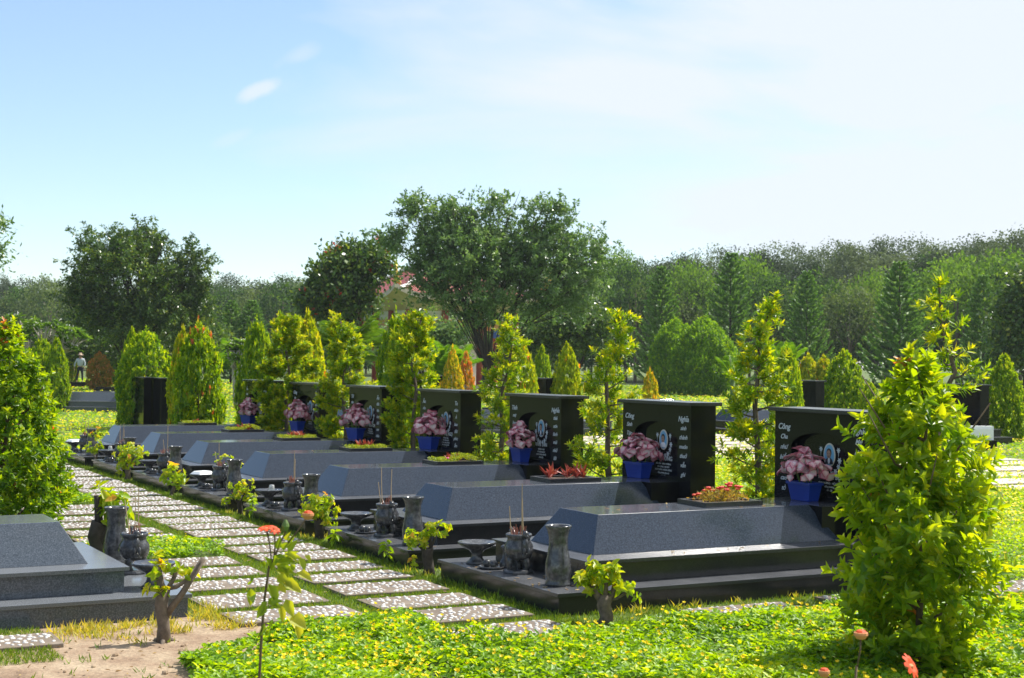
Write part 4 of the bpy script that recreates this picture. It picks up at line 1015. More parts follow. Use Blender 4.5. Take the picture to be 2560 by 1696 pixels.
for i in range(7): strip(0.0, 4.3, i * PITCH + 2.06, i * PITCH + PITCH, 700)
strip(-5.0, -3.55, .80, 1.1, 5200); strip(-5.0, -3.6, -.05, .38, 5200)
strip(.6, 4.4, -.22, .0, 2200); strip(-.2, 1.0, -.75, .02, 2600); strip(1.9, 2.4, -.7, -.1, 2000); strip(3.2, 3.8, -.7, -.1, 2000)
g, r = np.concatenate(gs), np.concatenate(rs)
k = visible(g, r); g, r = g[k], r[k]
o = kind(link('grass', blades(g, r, 0.042, 9, 'grass', M['grass'])), 'stuff'); tag(o, 'short mossy grass in the joints between the pebble slabs', 'grass')
gs, rs = [], []
strip(.02, -.0, 0, 0, 1)
for i in range(7): strip(-.16, .02, i * PITCH - .1, i * PITCH + 2.1, 600)
g, r = np.concatenate(gs), np.concatenate(rs)
o = kind(link('grass', blades(g, r, 0.075, 19, 'grass', M['grass'], lean=.5, w=.007)), 'stuff'); tag(o, 'taller grass tufts along the feet of the black tombs', 'grass')
# straw-coloured tufts round the grey tomb
gs, rs = [], []
for q in range(52):
    gc, rc = R0.uniform(-3.5, -2.25), 1.0 - abs(R0.normal()) * .33
    if rc < .15: continue
    m = R0.randint(10, 26); gs.append(gc + R0.normal(size=m) * .035); rs.append(rc + R0.normal(size=m) * .03)
for q in range(26):
    gc, rc = R0.uniform(-2.42, -2.2), R0.uniform(.5, 1.6); m = 16; gs.append(gc + R0.normal(size=m) * .03); rs.append(rc + R0.normal(size=m) * .03)
for q in range(20):
    gc, rc = R0.uniform(-.1, .25), R0.uniform(2.1, 2.55) + PITCH * R0.randint(0, 3); m = 12; gs.append(gc + R0.normal(size=m) * .03); rs.append(rc + R0.normal(size=m) * .03)
for q in range(26):
    gc, rc = R0.uniform(.5, 4.0), R0.uniform(-.2, -.02); m = R0.randint(3, 12); gs.append(gc + R0.normal(size=m) * .03); rs.append(rc + R0.normal(size=m) * .03)
g, r = np.concatenate(gs), np.concatenate(rs)
o = kind(link('dry_grass', blades(g, r, 0.075, 29, 'dry_grass', M['dry'], lean=.55, w=.009)), 'stuff'); tag(o, 'tufts of yellow straw-like grass on the bare soil', 'grass')

# pebbles and clods on the bare soil
mb = MB(); Rr = np.random.RandomState(66)
for q in range(90):
    gq, rq = Rr.uniform(-5, -2.4), Rr.uniform(-1.6, 1.0); s = abs(Rr.normal()) * .010 + .004
    if in_poly([gq], [rq], PEA)[0]: continue
    p = W(gq, rq, .008 + s * .3); mb.blob(p, (s * 1.4, s, s * .7), 6, 4, 0, Matrix.Rotation(Rr.rand() * 3, 3, 'Z'))
o = kind(link('soil_crumbs', mb.mesh('soil_crumbs', M['baresoil'])), 'stuff'); tag(o, 'crumbs of earth and grit strewn over the bare soil', 'soil')

# fallen leaves and litter on the soil, and seedlings
Rr = np.random.RandomState(91); gq, rq = Rr.uniform(-5.5, -1.9, 420), Rr.uniform(-1.8, 1.05, 420); k = ~in_poly(gq, rq, PEA); gq, rq = gq[k], rq[k]; n = len(gq)
d_ = rdir(Rr, n) * np.array([1, 1, .15])
o = kind(link('leaf_litter', LB().add(leaves(to_world(gq, rq, .012 + .012 * Rr.rand(n)), d_, np.array([[0, 0, 1.]]) + Rr.normal(size=(n, 3)) * .3, .018 + .03 * Rr.rand(n), .012, Rr.rand(n), simple=False)).mesh('leaf_litter', M['litter'])), 'stuff')
tag(o, 'dry fallen leaves and litter on the bare soil', 'leaf litter')
# a few dry leaves blown onto the tombs and the path
P_ = []
for q in range(230):
    i = Rr.randint(0, 7) if Rr.rand() < .6 else 0; w = Rr.rand()
    if w < .35: P_.append((Rr.uniform(.02, .38), i * PITCH + Rr.uniform(.05, 2.0), .181))
    elif w < .5: P_.append((Rr.uniform(.9, 2.9), i * PITCH + Rr.uniform(.78, 1.30), .667))
    elif w < .62: P_.append((Rr.uniform(.5, 3.9), i * PITCH + Rr.uniform(.28, .5), .370))
    else: P_.append((Rr.uniform(-2.2, -.2), Rr.uniform(-.3, 9), .045))
P_ = np.array(P_); n = len(P_); d_ = rdir(Rr, n) * np.array([1, 1, .1])
o = kind(link('leaf_litter', LB().add(leaves(to_world(P_[:, 0], P_[:, 1], P_[:, 2]), d_, np.array([[0, 0, 1.]]) + Rr.normal(size=(n, 3)) * .15, .03 + .03 * Rr.rand(n), .018, Rr.rand(n), fold=.1, droop=-.1)).mesh('leaf_litter', M['litter'])), 'stuff')
tag(o, 'a few dry leaves blown onto the tombs and the path slabs', 'leaf litter')
gs, rs = [], []
for q in range(60):
    gc, rc = Rr.uniform(-5, -2.6), Rr.uniform(-1.5, .7); m = Rr.randint(3, 9); gs.append(gc + Rr.normal(size=m) * .02); rs.append(rc + Rr.normal(size=m) * .02)
o = kind(link('grass', blades(np.concatenate(gs), np.concatenate(rs), .05, 39, 'grass', M['grass'], lean=.6, w=.008)), 'stuff'); tag(o, 'scattered small grass seedlings on the bare soil', 'grass')

# ------------------------------------------------------------------ pruned stumps at the tomb corners
def stump_leaves(seed, tufts, L=0.085):
    R = np.random.RandomState(seed); lb = LB()
    for (x, y, z, rad, n) in tufts:
        b = np.array([[x, y, z]]) + R.normal(size=(n, 3)) * rad * np.array([[1, 1, .75]])
        ax = (b - np.array([[x, y, z - rad * .6]])) + R.normal(size=(n, 3)) * rad * .5 + np.array([[0, 0, rad * .3]])
        lb.add(shoots(R, b, ax, 7, L, L * .6, L * .6, 0.15, 0.9, red=.06, spread0=95, spread1=45, droop=.35))
    return lb.mesh('leaves', M['stumpleaf'])
def stump_trunk(seed, limbs, h, r0, mat='wood'):
    R = np.random.RandomState(seed); mb = MB()
    pts = [(0, 0, -.03), (R.normal() * .012, R.normal() * .012, h * .3), (R.normal() * .018, R.normal() * .018, h * .7), (R.normal() * .015, 0, h)]
    mb.tube(pts, [r0 * 1.25, r0 * .95, r0 * 1.0, r0 * 1.05], 10)
    for q in range(3):
        a = q * 2.1 + seed; mb.tube([(0, 0, .03), (.06 * math.cos(a), .06 * math.sin(a), .01), (.12 * math.cos(a), .12 * math.sin(a), -.02)], [r0 * .6, r0 * .4, r0 * .15], 6)
    for e in limbs:
        s = Vector((0, 0, h * e[4])); t = Vector(e[:3]); m = s.lerp(t, .5) + Vector((0, 0, -.02)); r = e[3]
        mb.tube([s, m, t], [r * 1.15, r, r * .92], 8)
    return mb.mesh('trunk', M[mat], smooth=True)
def stump(label, loc, seed, h, r0, limbs, tufts, L=.085, mat='wood', sc=(.85, .58, .68, .62, .9, .60, .68, .7, 1, 1)):
    t = thing('pruned_shrub', label, 'shrub', loc, 0, 'pruned shrubs at the tomb corners', sc[seed - 1])
    link('trunk', stump_trunk(seed, limbs, h, r0, mat), t)
    if tufts: link('leaves', stump_leaves(seed, tufts, L), t)
    return t
stump('gnarled stump with a lime green leafy top at the corner of the nearest black tomb', Vector((.70, 10.48, 0)), 1, .25, .062, [(-.11, 0, .36, .035, .7), (.10, .02, .33, .03, .7), (.0, .0, .38, .03, .8), (.2, -.05, .30, .012, .8)],
      [(-.04, 0, .43, .06, 13), (.08, 0, .38, .06, 13), (-.16, -.02, .37, .04, 9), (.15, .02, .31, .04, 6), (-.10, 0, .26, .02, 2)])
stump('stump with flat yellow-green leaf sprays between the nearest and second black tombs', W(.04, 2.30), 2, .42, .085, [(-.22, .0, .50, .02, .8), (.02, -.0, .60, .02, .9), (.12, .05, .70, .02, .9), (-.30, 0, .22, .014, .5)],
      [(-.26, 0, .56, .06, 13), (-.08, 0, .60, .045, 8), (.03, 0, .70, .06, 12), (.17, .03, .74, .055, 10), (-.1, -.02, .42, .03, 3), (-.27, 0, .20, .03, 3)], mat='darkwood')
stump('full rounded green shrub on a stump by the third-nearest black tomb', W(.04, 2.33 + PITCH), 3, .34, .07, [(-.1, 0, .5, .02, .8), (.1, 0, .5, .02, .8)], [(0, 0, .58, .10, 26), (-.09, 0, .42, .08, 14), (.09, 0, .44, .09, 16), (.16, 0, .28, .06, 8)], mat='darkwood')
stump('loose yellow-green shrub on a stump by the fourth-nearest black tomb', W(.06, 2.33 + 2 * PITCH), 4, .30, .05, [(-.2, 0, .36, .02, .8), (.1, 0, .5, .02, .8)], [(.03, 0, .56, .08, 14), (-.02, 0, .40, .07, 10), (-.25, 0, .32, .05, 5), (.2, 0, .34, .05, 6)], mat='darkwood')
stump('small drooping green sprout by the fifth-nearest black tomb', W(-.05, 2.30 + 3 * PITCH), 5, .22, .03, [], [(0, 0, .32, .06, 8), (.08, 0, .28, .05, 5)], L=.12)
stump('lush green shrub on a stump between the fifth and sixth black tombs', W(.02, 2.36 + 4 * PITCH), 6, .40, .075, [(-.1, 0, .6, .03, .8), (.15, 0, .6, .03, .8)], [(0, 0, .74, .14, 30), (.18, 0, .66, .14, 22), (-.15, 0, .55, .10, 10), (-.05, 0, .45, .12, 14), (.3, 0, .5, .08, 6), (-.16, 0, .2, .05, 3)], L=.10)
stump('thin reddish-leaved shrub by the farthest black tomb', W(.12, 2.30 + 5 * PITCH), 7, .30, .03, [(-.12, 0, .55, .016, .7), (.12, 0, .7, .016, .7)], [(.08, 0, .86, .11, 12), (-.1, 0, .52, .09, 9), (.1, 0, .52, .09, 8)], L=.09)
stump('dry brown shrub behind the white box dish of the fourth black tomb', W(.75, 2.34 + 3 * PITCH), 8, .34, .04, [(.2, 0, .55, .02, .8)], [(-.1, 0, .66, .07, 7), (.15, 0, .58, .06, 4)], L=.08)
p = at(378, 1490, 9.62); p.z = 0
stump('bare lopped trunk with a long slanting stub in front of the grey tomb', p, 9, .36, .043, [(.25, .03, .56, .022, .45), (-.05, 0, .50, .024, .9), (.09, .06, .53, .016, .9), (.15, .02, .42, .015, 1.0)], [(-.02, -.03, .36, .04, 4), (-.08, 0, .50, .03, 3), (.12, 0, .44, .025, 2), (.06, 0, .49, .025, 3)], L=.07)
p = at(228, 1300, 12.9); p.z = 0
stump('dark forked stump with yellow leaves behind the grey tomb', p, 10, .42, .075, [(.10, 0, .44, .05, .5), (-.02, 0, .66, .035, .9)], [(.10, 0, .60, .06, 12), (.14, 0, .50, .05, 8)], L=.10, mat='darkwood')
# small sprouts along the tomb feet
for q, (gx, rx, sz) in enumerate([(-.10, 1.0 + 2 * PITCH + .4, .26), (-.09, 1.55 + PITCH, .16), (-.10, .25 + PITCH, .2)]):
    R = np.random.RandomState(q + 60); t = thing('sprout', ['drooping green sprout at the foot of the fourth-nearest black tomb', 'small green sprout at the foot of the second-nearest black tomb, far half', 'slim weed at the near end of the second-nearest black tomb'][q], 'weed', W(gx, rx))
    link('stem', MB().tube([(0, 0, -.02), (.01, 0, sz * .6), (0, .01, sz)], [.006, .005, .003], 5).mesh('stem', M['stem']), t)
    link('leaves', LB().add(shoots(R, np.array([[0, 0, sz * .55], [0, 0, sz * .9]]), np.array([[.1, 0, 1.], [0, .1, 1]]), 7, .10, .05, .05, .1, .6, spread0=110, spread1=60, droop=.4)).mesh('leaves', M['stumpleaf']), t)

# ------------------------------------------------------------------ big leafy shrubs near the camera
PR = [(0, .26), (.25, .36), (.6, .42), (1.0, .40), (1.3, .33), (1.6, .21), (1.8, .12), (1.93, .03)]
p = at(2118, 1540, 9.1); p.z = 0
t = thing('large_shrub', 'large lime green shrub with pointed glossy leaves, right foreground', 'shrub', p)
link('foliage', bush_mesh(101, 1.93, PR, 560, 11, .11, .040, .11, M['lime'], red=.004, lump=.30, lo=.25, hi=.92, inner=.30, z0=.08), t)
link('stem', stem_mesh(102, 1.9, .026, 16, .42), t)
PL = [(0, .42), (.4, .53), (.9, .50), (1.3, .40), (1.6, .31), (1.85, .20), (2.05, .09), (2.15, .03)]
p = at(14, 1215, 14.0); p.z = 0
t = thing('large_shrub', 'tall dense green shrub with red-tipped crown at the left edge', 'shrub', p)
link('foliage', bush_mesh(111, 2.15, PL, 1300, 11, .080, .032, .09, M['lime'], red=.006, lump=.16, lo=.02, hi=.82, inner=.5, redtop=True), t)
link('stem', stem_mesh(112, 1.9, .035, 10, .4), t)

# ------------------------------------------------------------------ podocarpus trees standing between the headstones
def podo_mesh(seed, h, prof, ntuft, k, L, Wd, z0, dense=False):
    R = np.random.RandomState(seed); mb = MB()
    pts = [(R.normal() * .012 * i, R.normal() * .012 * i, h * i / 7 - (.03 if i == 0 else 0)) for i in range(8)]
    mb.tube(pts, [.042 * (1 - i / 8.2) + .004 for i in range(8)], 8)
    px = [q[0] for q in pts]; py = [q[1] for q in pts]; pz = [q[2] for q in pts]
    nb = 30; B, A = [], []
    nb = int(18 + h * 7)
    for b in range(nb):
        z = z0 + (h * .985 - z0) * (b + R.rand() * .7) / nb; a = b * 2.4 + R.normal() * .4; r = prof_r(prof, z) * R.uniform(.65, 1.1)
        s = Vector((np.interp(z, pz, px), np.interp(z, pz, py), z)); e = s + Vector((r * math.cos(a), r * math.sin(a), r * R.uniform(.15, .6)))
        mb.tube([s, s.lerp(e, .5) + Vector((0, 0, -.02)), e], [.011, .008, .004], 5)
        nt_ = max(3, int(1.4 * ntuft / nb * (0.4 + r / .32)))
        for q in range(nt_):
            f = R.uniform(.35, 1.05); c = s.lerp(e, f) + Vector(R.normal(size=3) * .05)
            B.append(tuple(c)); d = (e - s).normalized() + Vector(R.normal(size=3) * .5) + Vector((0, 0, .5)); A.append(tuple(d))
    B += [(pts[-1][0], pts[-1][1], h - .04)] * 3; A += [(.1, 0, 1), (-.2, .1, 1), (.1, -.3, 1)]
    f = LB().add(shoots(R, np.array(B), np.array(A), k, L, Wd, .07, .1, .95, spread0=75, spread1=22, droop=.08, fold=.1, jit=.55)).mesh('foliage', M['podo'])
    return f, mb.mesh('trunk', M['wood'], smooth=True)
thin = [(0, .18), (.4, .34), (.9, .38), (1.4, .33), (1.8, .20), (2.2, .12), (2.6, .04)]
slim = [(0, .18), (.5, .34), (1.0, .36), (1.4, .30), (1.8, .18), (2.2, .12), (2.6, .04)]
full = [(0, .26), (.6, .38), (1.1, .42), (1.7, .36), (2.2, .24), (2.6, .06)]
fuller = [(0, .38), (.6, .50), (1.3, .52), (1.9, .42), (2.3, .26), (2.65, .06)]
SPEC = [(-1, 3.56, 2.62, thin, 130, 12, .09, .022, .35, 'thin young podocarpus behind the large foreground shrub'),
        (0, 3.77, 2.60, thin, 330, 13, .085, .022, .25, 'sparse young podocarpus between the nearest and second headstones'),
        (1, 3.69, 2.50, slim, 330, 13, .082, .021, .25, 'sparse young podocarpus between the second and third headstones'),
        (2, 3.70, 2.50, slim, 330, 13, .082, .021, .25, 'sparse young podocarpus between the third and fourth headstones'),
        (3, 3.60, 2.58, full, 800, 14, .078, .022, .2, 'bushy yellow-green podocarpus between the fourth and fifth headstones'),
        (4, 3.60, 2.62, full, 640, 13, .078, .022, .35, 'upright podocarpus between the fifth and sixth headstones'),
        (5, 3.55, 2.66, fuller, 1300, 14, .08, .02, .12, 'dense broad podocarpus between the sixth and farthest headstones')]
for (k, gg, h, prof, nt_, kk, L, Wd, z0, lab) in SPEC:
    t = thing('podocarpus_tree', lab, 'tree', W(gg, k * PITCH + 2.37), 0, 'young podocarpus trees between the headstones')
    f, s = podo_mesh(200 + k, h, prof, nt_, kk, L, Wd, z0); link('foliage', f, t); link('trunk', s, t)

# ------------------------------------------------------------------ clipped shrubs beyond the row
CON = [(0, .50), (.25, .57), (.5, .52), (.7, .41), (.86, .26), (.95, .13), (1, .03)]
OVA = [(0, .40), (.2, .56), (.5, .58), (.75, .46), (.92, .24), (1, .03)]
COLP = [(0, .40), (.3, .50), (.6, .46), (.8, .34), (.93, .2), (1, .03)]
def unitbush(key, seed, prof, matn, n=760, red=0.0, redtop=False, L=.075, lo=.05, hi=.85):
    # one metre tall and up to one metre wide; scaled where it stands
    return cached(('ub', key), lambda: (bush_mesh(seed, 1.0, prof, n, 9, L, L * .45, .05, M[matn], red=red, lump=.10, inner=.55, redtop=redtop, lo=lo, hi=hi), stem_mesh(seed + 1, .85, .02, 6, .2)))
def place_bush(label, x, ytop, Y, wpx, key, group=None, rz=0.0, name='clipped_shrub', ybase=None, zoff=0.0, cat='shrub'):
    X, z = xz(x, ytop, Y); w = wpx * K / F * Y; h = z - zoff
    m, s = CACHE[('ub', key)]
    t = thing(name, label, cat, (X, Y, zoff), rz, group); t.scale = (w / 1.1, w / 1.1, h)
    link('foliage', m, t); link('stem', s, t); return t
unitbush('cone', 301, CON, 'lime', 900); unitbush('oval', 311, OVA, 'lime', 900); unitbush('col', 321, COLP, 'lime', 900, red=.02, redtop=True)
unitbush('ycone', 331, CON, 'yellow', 900, lo=.0, hi=.75, red=.03); unitbush('orange', 341, CON, 'orangeleaf', 700, lo=-.2, hi=.75); unitbush('red', 351, CON, 'redleaf', 700, lo=.1, hi=.9)
unitbush('dark', 361, OVA, 'topiary', 2600, L=.045); unitbush('ycol', 371, COLP, 'yellow', 1000, lo=.1, hi=.85, red=.02); unitbush('rust', 381, OVA, 'redleaf', 900, lo=.0, hi=.75)
place_bush('tall yellow-green column shrub left of the farthest headstone', 462, 765, 28.2, 122, 'col', zoff=0)
place_bush('narrow yellow column shrub close behind the red-tipped column shrub', 424, 778, 31, 72, 'ycol', rz=1)
place_bush('broad lime shrub spreading behind the pair of dark reflecting slabs', 338, 775, 38, 120, 'oval')
place_bush('slim pointed lime shrub at the left flank of the broad lime shrub', 306, 772, 39, 62, 'cone', rz=2)
place_bush('pointed lime shrub, right one of the twin cones by the person', 131, 792, 50, 58, 'cone', rz=.4)
place_bush('taller lime shrub, left one of the twin cones by the person', 98, 790, 51, 70, 'oval', rz=1.4)
place_bush('round shrub flushed orange beside the person', 230, 820, 82, 54, 'rust')
place_bush('tall orange-topped shrub left behind the person', 168, 798, 94, 30, 'ycone')
place_bush('green clipped shrub in the shade right of the round orange shrub', 262, 815, 95, 46, 'dark')
place_bush('dense yellow-green shrub behind the farthest two headstones', 712, 745, 31, 96, 'ycol', rz=.7)
place_bush('dim green shrub left behind the farthest headstone', 596, 755, 33, 90, 'oval', rz=2.2)
place_bush('leafy green shrub behind the bushy podocarpus', 918, 740, 28, 92, 'oval', rz=1.2)
place_bush('orange and yellow cone shrub behind the fourth-nearest headstone', 1046, 815, 40, 56, 'orange')
place_bush('salmon red cone shrub right of the orange cone', 1077, 822, 43, 46, 'red')
place_bush('broad yellow-green cone behind the third-nearest headstone', 1206, 800, 34, 84, 'ycone', rz=.5)
place_bush('small green cone between two yellow-green cones', 1254, 810, 44, 56, 'cone', rz=1.9)
place_bush('tall yellow-green cone right of the small green cone', 1311, 805, 38, 74, 'ycone', rz=2.9)
place_bush('little golden cone behind the second-nearest headstone', 1503, 862, 40, 46, 'orange', rz=2)
place_bush('dark-sided shrub right behind the podocarpus of the nearest headstone', 1818, 812, 32, 70, 'oval', rz=2.5)
place_bush('lime cone above the nearest headstone', 1952, 820, 45, 104, 'cone', rz=1.1)
place_bush('clipped cone on a bare stem at the right edge', 2322, 832, 38, 94, 'cone', rz=3.1)
place_bush('big dark green topiary, right half of the pair beyond the lawn', 1628, 742, 88, 138, 'dark', name='topiary_shrub')
place_bush('big dark green topiary, left half of the pair beyond the lawn', 1562, 745, 92, 112, 'dark', rz=2, name='topiary_shrub')
for q, (x, y, w) in enumerate([(1868, 828, 60), (1905, 832, 62)]):
    place_bush('bright loose green shrub, %s of two above the dark headstone' % ['left', 'right'][q], x, y, 62, w, 'ycol', rz=q)
place_bush('pale spiky-topped shrub peeping over the nearest headstone', 2010, 890, 34, 50, 'oval', rz=.3)

# ------------------------------------------------------------------ more tombs beyond the row
def far_tomb(label, loc, rz, knd='dark', planter=True):
    return build_tomb(loc, rz, label, knd, 'tombs beyond the long row', None, planter, name='tomb')
def tomb_by_stone(label, x, Y, knd='dark'):
    p = at(x, 860, Y); p.z = 0
    return far_tomb(label, p - Vector((GV[0] * 3.42 + RV[0] * .38, GV[1] * 3.42 + RV[1] * .38, 0)), YAW, knd)
tomb_by_stone('far black tomb at the right edge, behind the white panelled box', 2266, 36.5)
tomb_by_stone('far black tomb with its headstone just above the nearest headstone', 1886, 41)
tomb_by_stone('far black tomb whose headstone shows over the third-nearest headstone', 1262, 38)
tomb_by_stone('far black tomb glimpsed over the fourth-nearest headstone', 1014, 41)
for (x, y, lab) in ((1118, 1012, 'pale grey flat tomb seen between the third and fourth headstones'), (1418, 968, 'pale grey flat tomb seen between the second and third headstones')):
    Y = EYE * 3317 / (y - 840); p = at(x, y, Y); p.z = 0
    build_tomb(p, YAW, lab, 'pale', 'tombs beyond the long row', None, True, stone=False)
p = at(216, 946, 51); p.z = 0
far_tomb('low pale grey tomb on the sunny lawn at left, a dark plant on its top', p - Vector((1.9, 1.2, 0)), 0.02, 'pale', True)
# plinth the person stands on
X, z = xz(185, 893, 89)
mb = MB(); mb.box(-1.3, 1.3, -.6, .6, 0, .18).box(-1.1, 1.1, -.45, .45, .18, .36)
tag(link('stone_platform', mb.mesh('stone_platform', M['black'], bevel=.01), None, (X, 89, 0)), 'black stepped stone platform under the person far left', 'stone platform')
X, _ = xz(268, 893, 80); tag(link('stone_platform', MB().box(-.6, .6, -.3, .3, 0, .22).box(-.5, .5, -.2, .2, .22, .3).mesh('stone_platform', M['black'], bevel=.01), None, (X, 78, 0)), 'low dark stone platform right of the round orange shrub', 'stone platform')
# pair of tall polished slabs reflecting the lawn
for q, (x, Yq) in enumerate([(333, 36.6), (373, 36.0)]):
    X, z = xz(x, 872 if q == 0 else 874, Yq)
    t = thing('headstone', 'tall polished black slab mirroring the lawn, %s of the pair by the lime shrub' % ['left', 'right'][q], 'headstone', (X, Yq, 0), YAW)
    link('stone', MB().box(0, .20, 0, 1.25 if q == 0 else .95, 0.16, z - .03).mesh('stone', M['black'], bevel=.004), t); link('cap', MB().box(-.04, .24, -.04, 1.3 if q == 0 else 1.0, z - .03, z).mesh('cap', M['cap'], bevel=.004), t)
    link('base', MB().box(-.25, .3, -.1, 1.4 if q == 0 else 1.1, 0, .16).mesh('base', M['plinth'], bevel=.004), t)
X, z = xz(2258, 985, 33.5)
o = link('planter_box', MB().box(-.36, .36, -.1, .1, z - .32, z).box(-.30, .30, -.13, -.101, z - .27, z - .06).mesh('planter_box', M['white']), None, (X, 33.5, 0)); tag(o, 'white panelled box before the dark headstone at the right edge', 'box')
tag(link('planter_box', MB().box(-.42, .42, -.16, .16, 0, z - .32).mesh('planter_box', M['black'], bevel=.005), None, (X, 33.5, 0)), 'dark stone block carrying the white panelled box at the right edge', 'stone block')

# ------------------------------------------------------------------ person far away on the left
def person():
    X, _ = xz(186, 880, 89)
    t = thing('person', 'person in pale blue shirt, dark trousers and brimmed hat, seen from behind', 'person', (X, 88.9, .36), 0.15)
    def skin(name, verts, edges, radii, mat, parent):
        me = bpy.data.meshes.new(name); me.from_pydata(verts, edges, []); me.materials.append(M[mat]); o = link(name, me, parent)
        sk = o.modifiers.new('skin', 'SKIN'); sk.use_smooth_shade = True
        for v, r in zip(me.skin_vertices[0].data, radii): v.radius = (r, r * .82)
        me.skin_vertices[0].data[0].use_root = True
        ss = o.modifiers.new('sub', 'SUBSURF'); ss.levels = 1; ss.render_levels = 1; return o
    V = [(0, 0, .95), (0, 0, 1.2), (0, 0, 1.42), (0, -.02, 1.52), (0, -.03, 1.62), (0, -.03, 1.70),
         (.19, 0, 1.40), (.27, .02, 1.14), (.25, -.08, .92), (-.19, 0, 1.40), (-.29, .0, 1.13), (-.34, -.03, .88),
         (.10, 0, .90), (.12, .01, .48), (.14, .03, .06), (.14, -.08, .03), (-.10, 0, .90), (-.15, .01, .48), (-.20, .04, .06), (-.21, -.07, .03)]
    Ee = [(0, 1), (1, 2), (2, 3), (3, 4), (4, 5), (2, 6), (6, 7), (7, 8), (2, 9), (9, 10), (10, 11), (0, 12), (12, 13), (13, 14), (14, 15), (0, 16), (16, 17), (17, 18), (18, 19)]
    rad = [.14, .13, .14, .055, .095, .085, .06, .045, .033, .06, .045, .033, .09, .06, .042, .04, .09, .06, .042, .04]
    # hands: palm and five unequal bent fingers grown from each wrist
    for wi, sx in ((8, 1), (11, -1)):
        w = Vector(V[wi]); pi_ = len(V); V.append(tuple(w + Vector((0, -.01, -.07)))); rad.append(.032); Ee.append((wi, pi_))
        for f, (dx, l) in enumerate([(-.024, .07), (-.008, .082), (.008, .078), (.024, .06), (.040, .05)]):
            b = len(V); z0 = -.03 if f == 4 else -.05
            V.append(tuple(w + Vector((sx * dx, -.02, -.07 + z0)))); V.append(tuple(w + Vector((sx * dx * 1.1, -.035, -.07 + z0 - l * .7)))); rad += [.009, .008]; Ee += [(pi_, b), (b, b + 1)]
    skin('body', V, Ee, rad, 'skin', t)
    skin('shirt', [(0, 0, .92), (0, 0, 1.12), (0, 0, 1.34), (0, 0, 1.47), (.20, 0, 1.40), (.28, .02, 1.14), (.26, -.06, .96), (-.20, 0, 1.40), (-.30, 0, 1.13), (-.345, -.03, .92)],
         [(0, 1), (1, 2), (2, 3), (2, 4), (4, 5), (5, 6), (2, 7), (7, 8), (8, 9)], [.19, .185, .19, .09, .085, .07, .055, .085, .07, .055], 'shirt', t)
    skin('trousers', [(0, 0, .98), (0, 0, .88), (.11, 0, .80), (.125, .01, .46), (.145, .03, .08), (-.11, 0, .80), (-.155, .01, .46), (-.205, .04, .08)],
         [(0, 1), (1, 2), (2, 3), (3, 4), (1, 5), (5, 6), (6, 7)], [.17, .165, .11, .085, .075, .11, .085, .075], 'trousers', t)
    link('hair', MB().blob((0, .0, 1.63), (.092, .10, .09)).mesh('hair', M['hair'], smooth=True), t)
    link('hat', MB().lathe([(.19, 1.665), (.185, 1.685), (.105, 1.70), (.095, 1.77), (.06, 1.80), (0, 1.805)], 20, (0, -.02, 0), closed=False).mesh('hat', M['hat'], smooth=True), t)
    # nose, ears
    link('face', MB().blob((0, -.125, 1.61), (.012, .02, .02), 6, 4).blob((.095, -.03, 1.61), (.012, .022, .032), 6, 4).blob((-.095, -.03, 1.61), (.012, .022, .032), 6, 4).mesh('face', M['skin'], smooth=True), t).rotation_euler = (0, 0, PI)
person()

# ------------------------------------------------------------------ Norfolk pines
def pine_mesh(seed, h=7.5, w=1.9, detail=1.0):
    R = np.random.RandomState(seed); mb = MB(); lb = LB()
    mb.tube([(0, 0, -.05), (.02, 0, h * .5), (0, 0, h * .99)], [.10, .06, .012], 8)
    z = .35; tier = 0; P, D, Nn, L = [], [], [], []
    while z < h * .985:
        f = z / h; r = w * (1 - f) ** .78 * R.uniform(.88, 1.08) + .06; nb = 7 if f < .7 else 6
        for b in range(nb):
            a = b * 2 * PI / nb + tier * .55 + R.normal() * .08; rb = r * R.uniform(.88, 1.08)
            # branch sweeps out and then turns up at the tip
            ts = np.linspace(0, 1, 9); rad = rb * ts; zz = z + rb * (.10 * ts + .48 * ts ** 2.6) - .04 * np.sin(ts * PI)
            pts = np.stack([rad * math.cos(a), rad * math.sin(a), zz], 1)
            mb.tube([tuple(q) for q in pts[::4]], [.018, .011, .004], 4)
            m = int(40 * detail + 62 * detail * rb); tt = R.uniform(.12, 1.02, m) ** .8
            c = np.stack([np.interp(tt, ts, pts[:, i]) for i in range(3)], 1)
            tg = np.array([math.cos(a), math.sin(a), .35]); tg /= np.linalg.norm(tg)
            sd_ = np.array([-math.sin(a), math.cos(a), 0]); sgn = R.choice([-1, 1], m)[:, None]
            d = tg * .75 + sd_ * sgn * R.uniform(.05, .5, (m, 1)) + np.array([0, 0, 1]) * R.uniform(.1, .6, (m, 1))
            P.append(c); D.append(d); Nn.append(R.normal(size=(m, 3)) + np.array([0, 0, .8])); L.append(.18 * (1.1 - .5 * tt) * (0.6 + .5 * min(1, rb)))
        z += h * (.068 - .034 * f) * R.uniform(.9, 1.1); tier += 1
    P = np.concatenate(P); D = np.concatenate(D); Nn = np.concatenate(Nn); L = np.concatenate(L)
    lb.add(leaves(P + R.normal(size=P.shape) * .03, D, Nn, L * 1.5, .085, np.clip(.4 + R.normal(size=len(P)) * .25, 0, 1), simple=True))
    return lb.mesh('needles', M['pine']), mb.mesh('trunk', M['darkwood'], smooth=True)
PINES = [(1530, 612, 108, 1.02, 'Norfolk pine left of the big dark topiary pair'), (1690, 578, 104, 1.05, 'tall Norfolk pine rising behind the big dark topiary pair'), (1866, 622, 104, 1.0, 'Norfolk pine between the two tall Norfolk pines, rising behind the sparse podocarpus'),
         (2080, 598, 92, 1.18, 'widest Norfolk pine, left of the large shrub'), (2274, 632, 96, 1.08, 'rightmost Norfolk pine, beyond the thin podocarpus')]
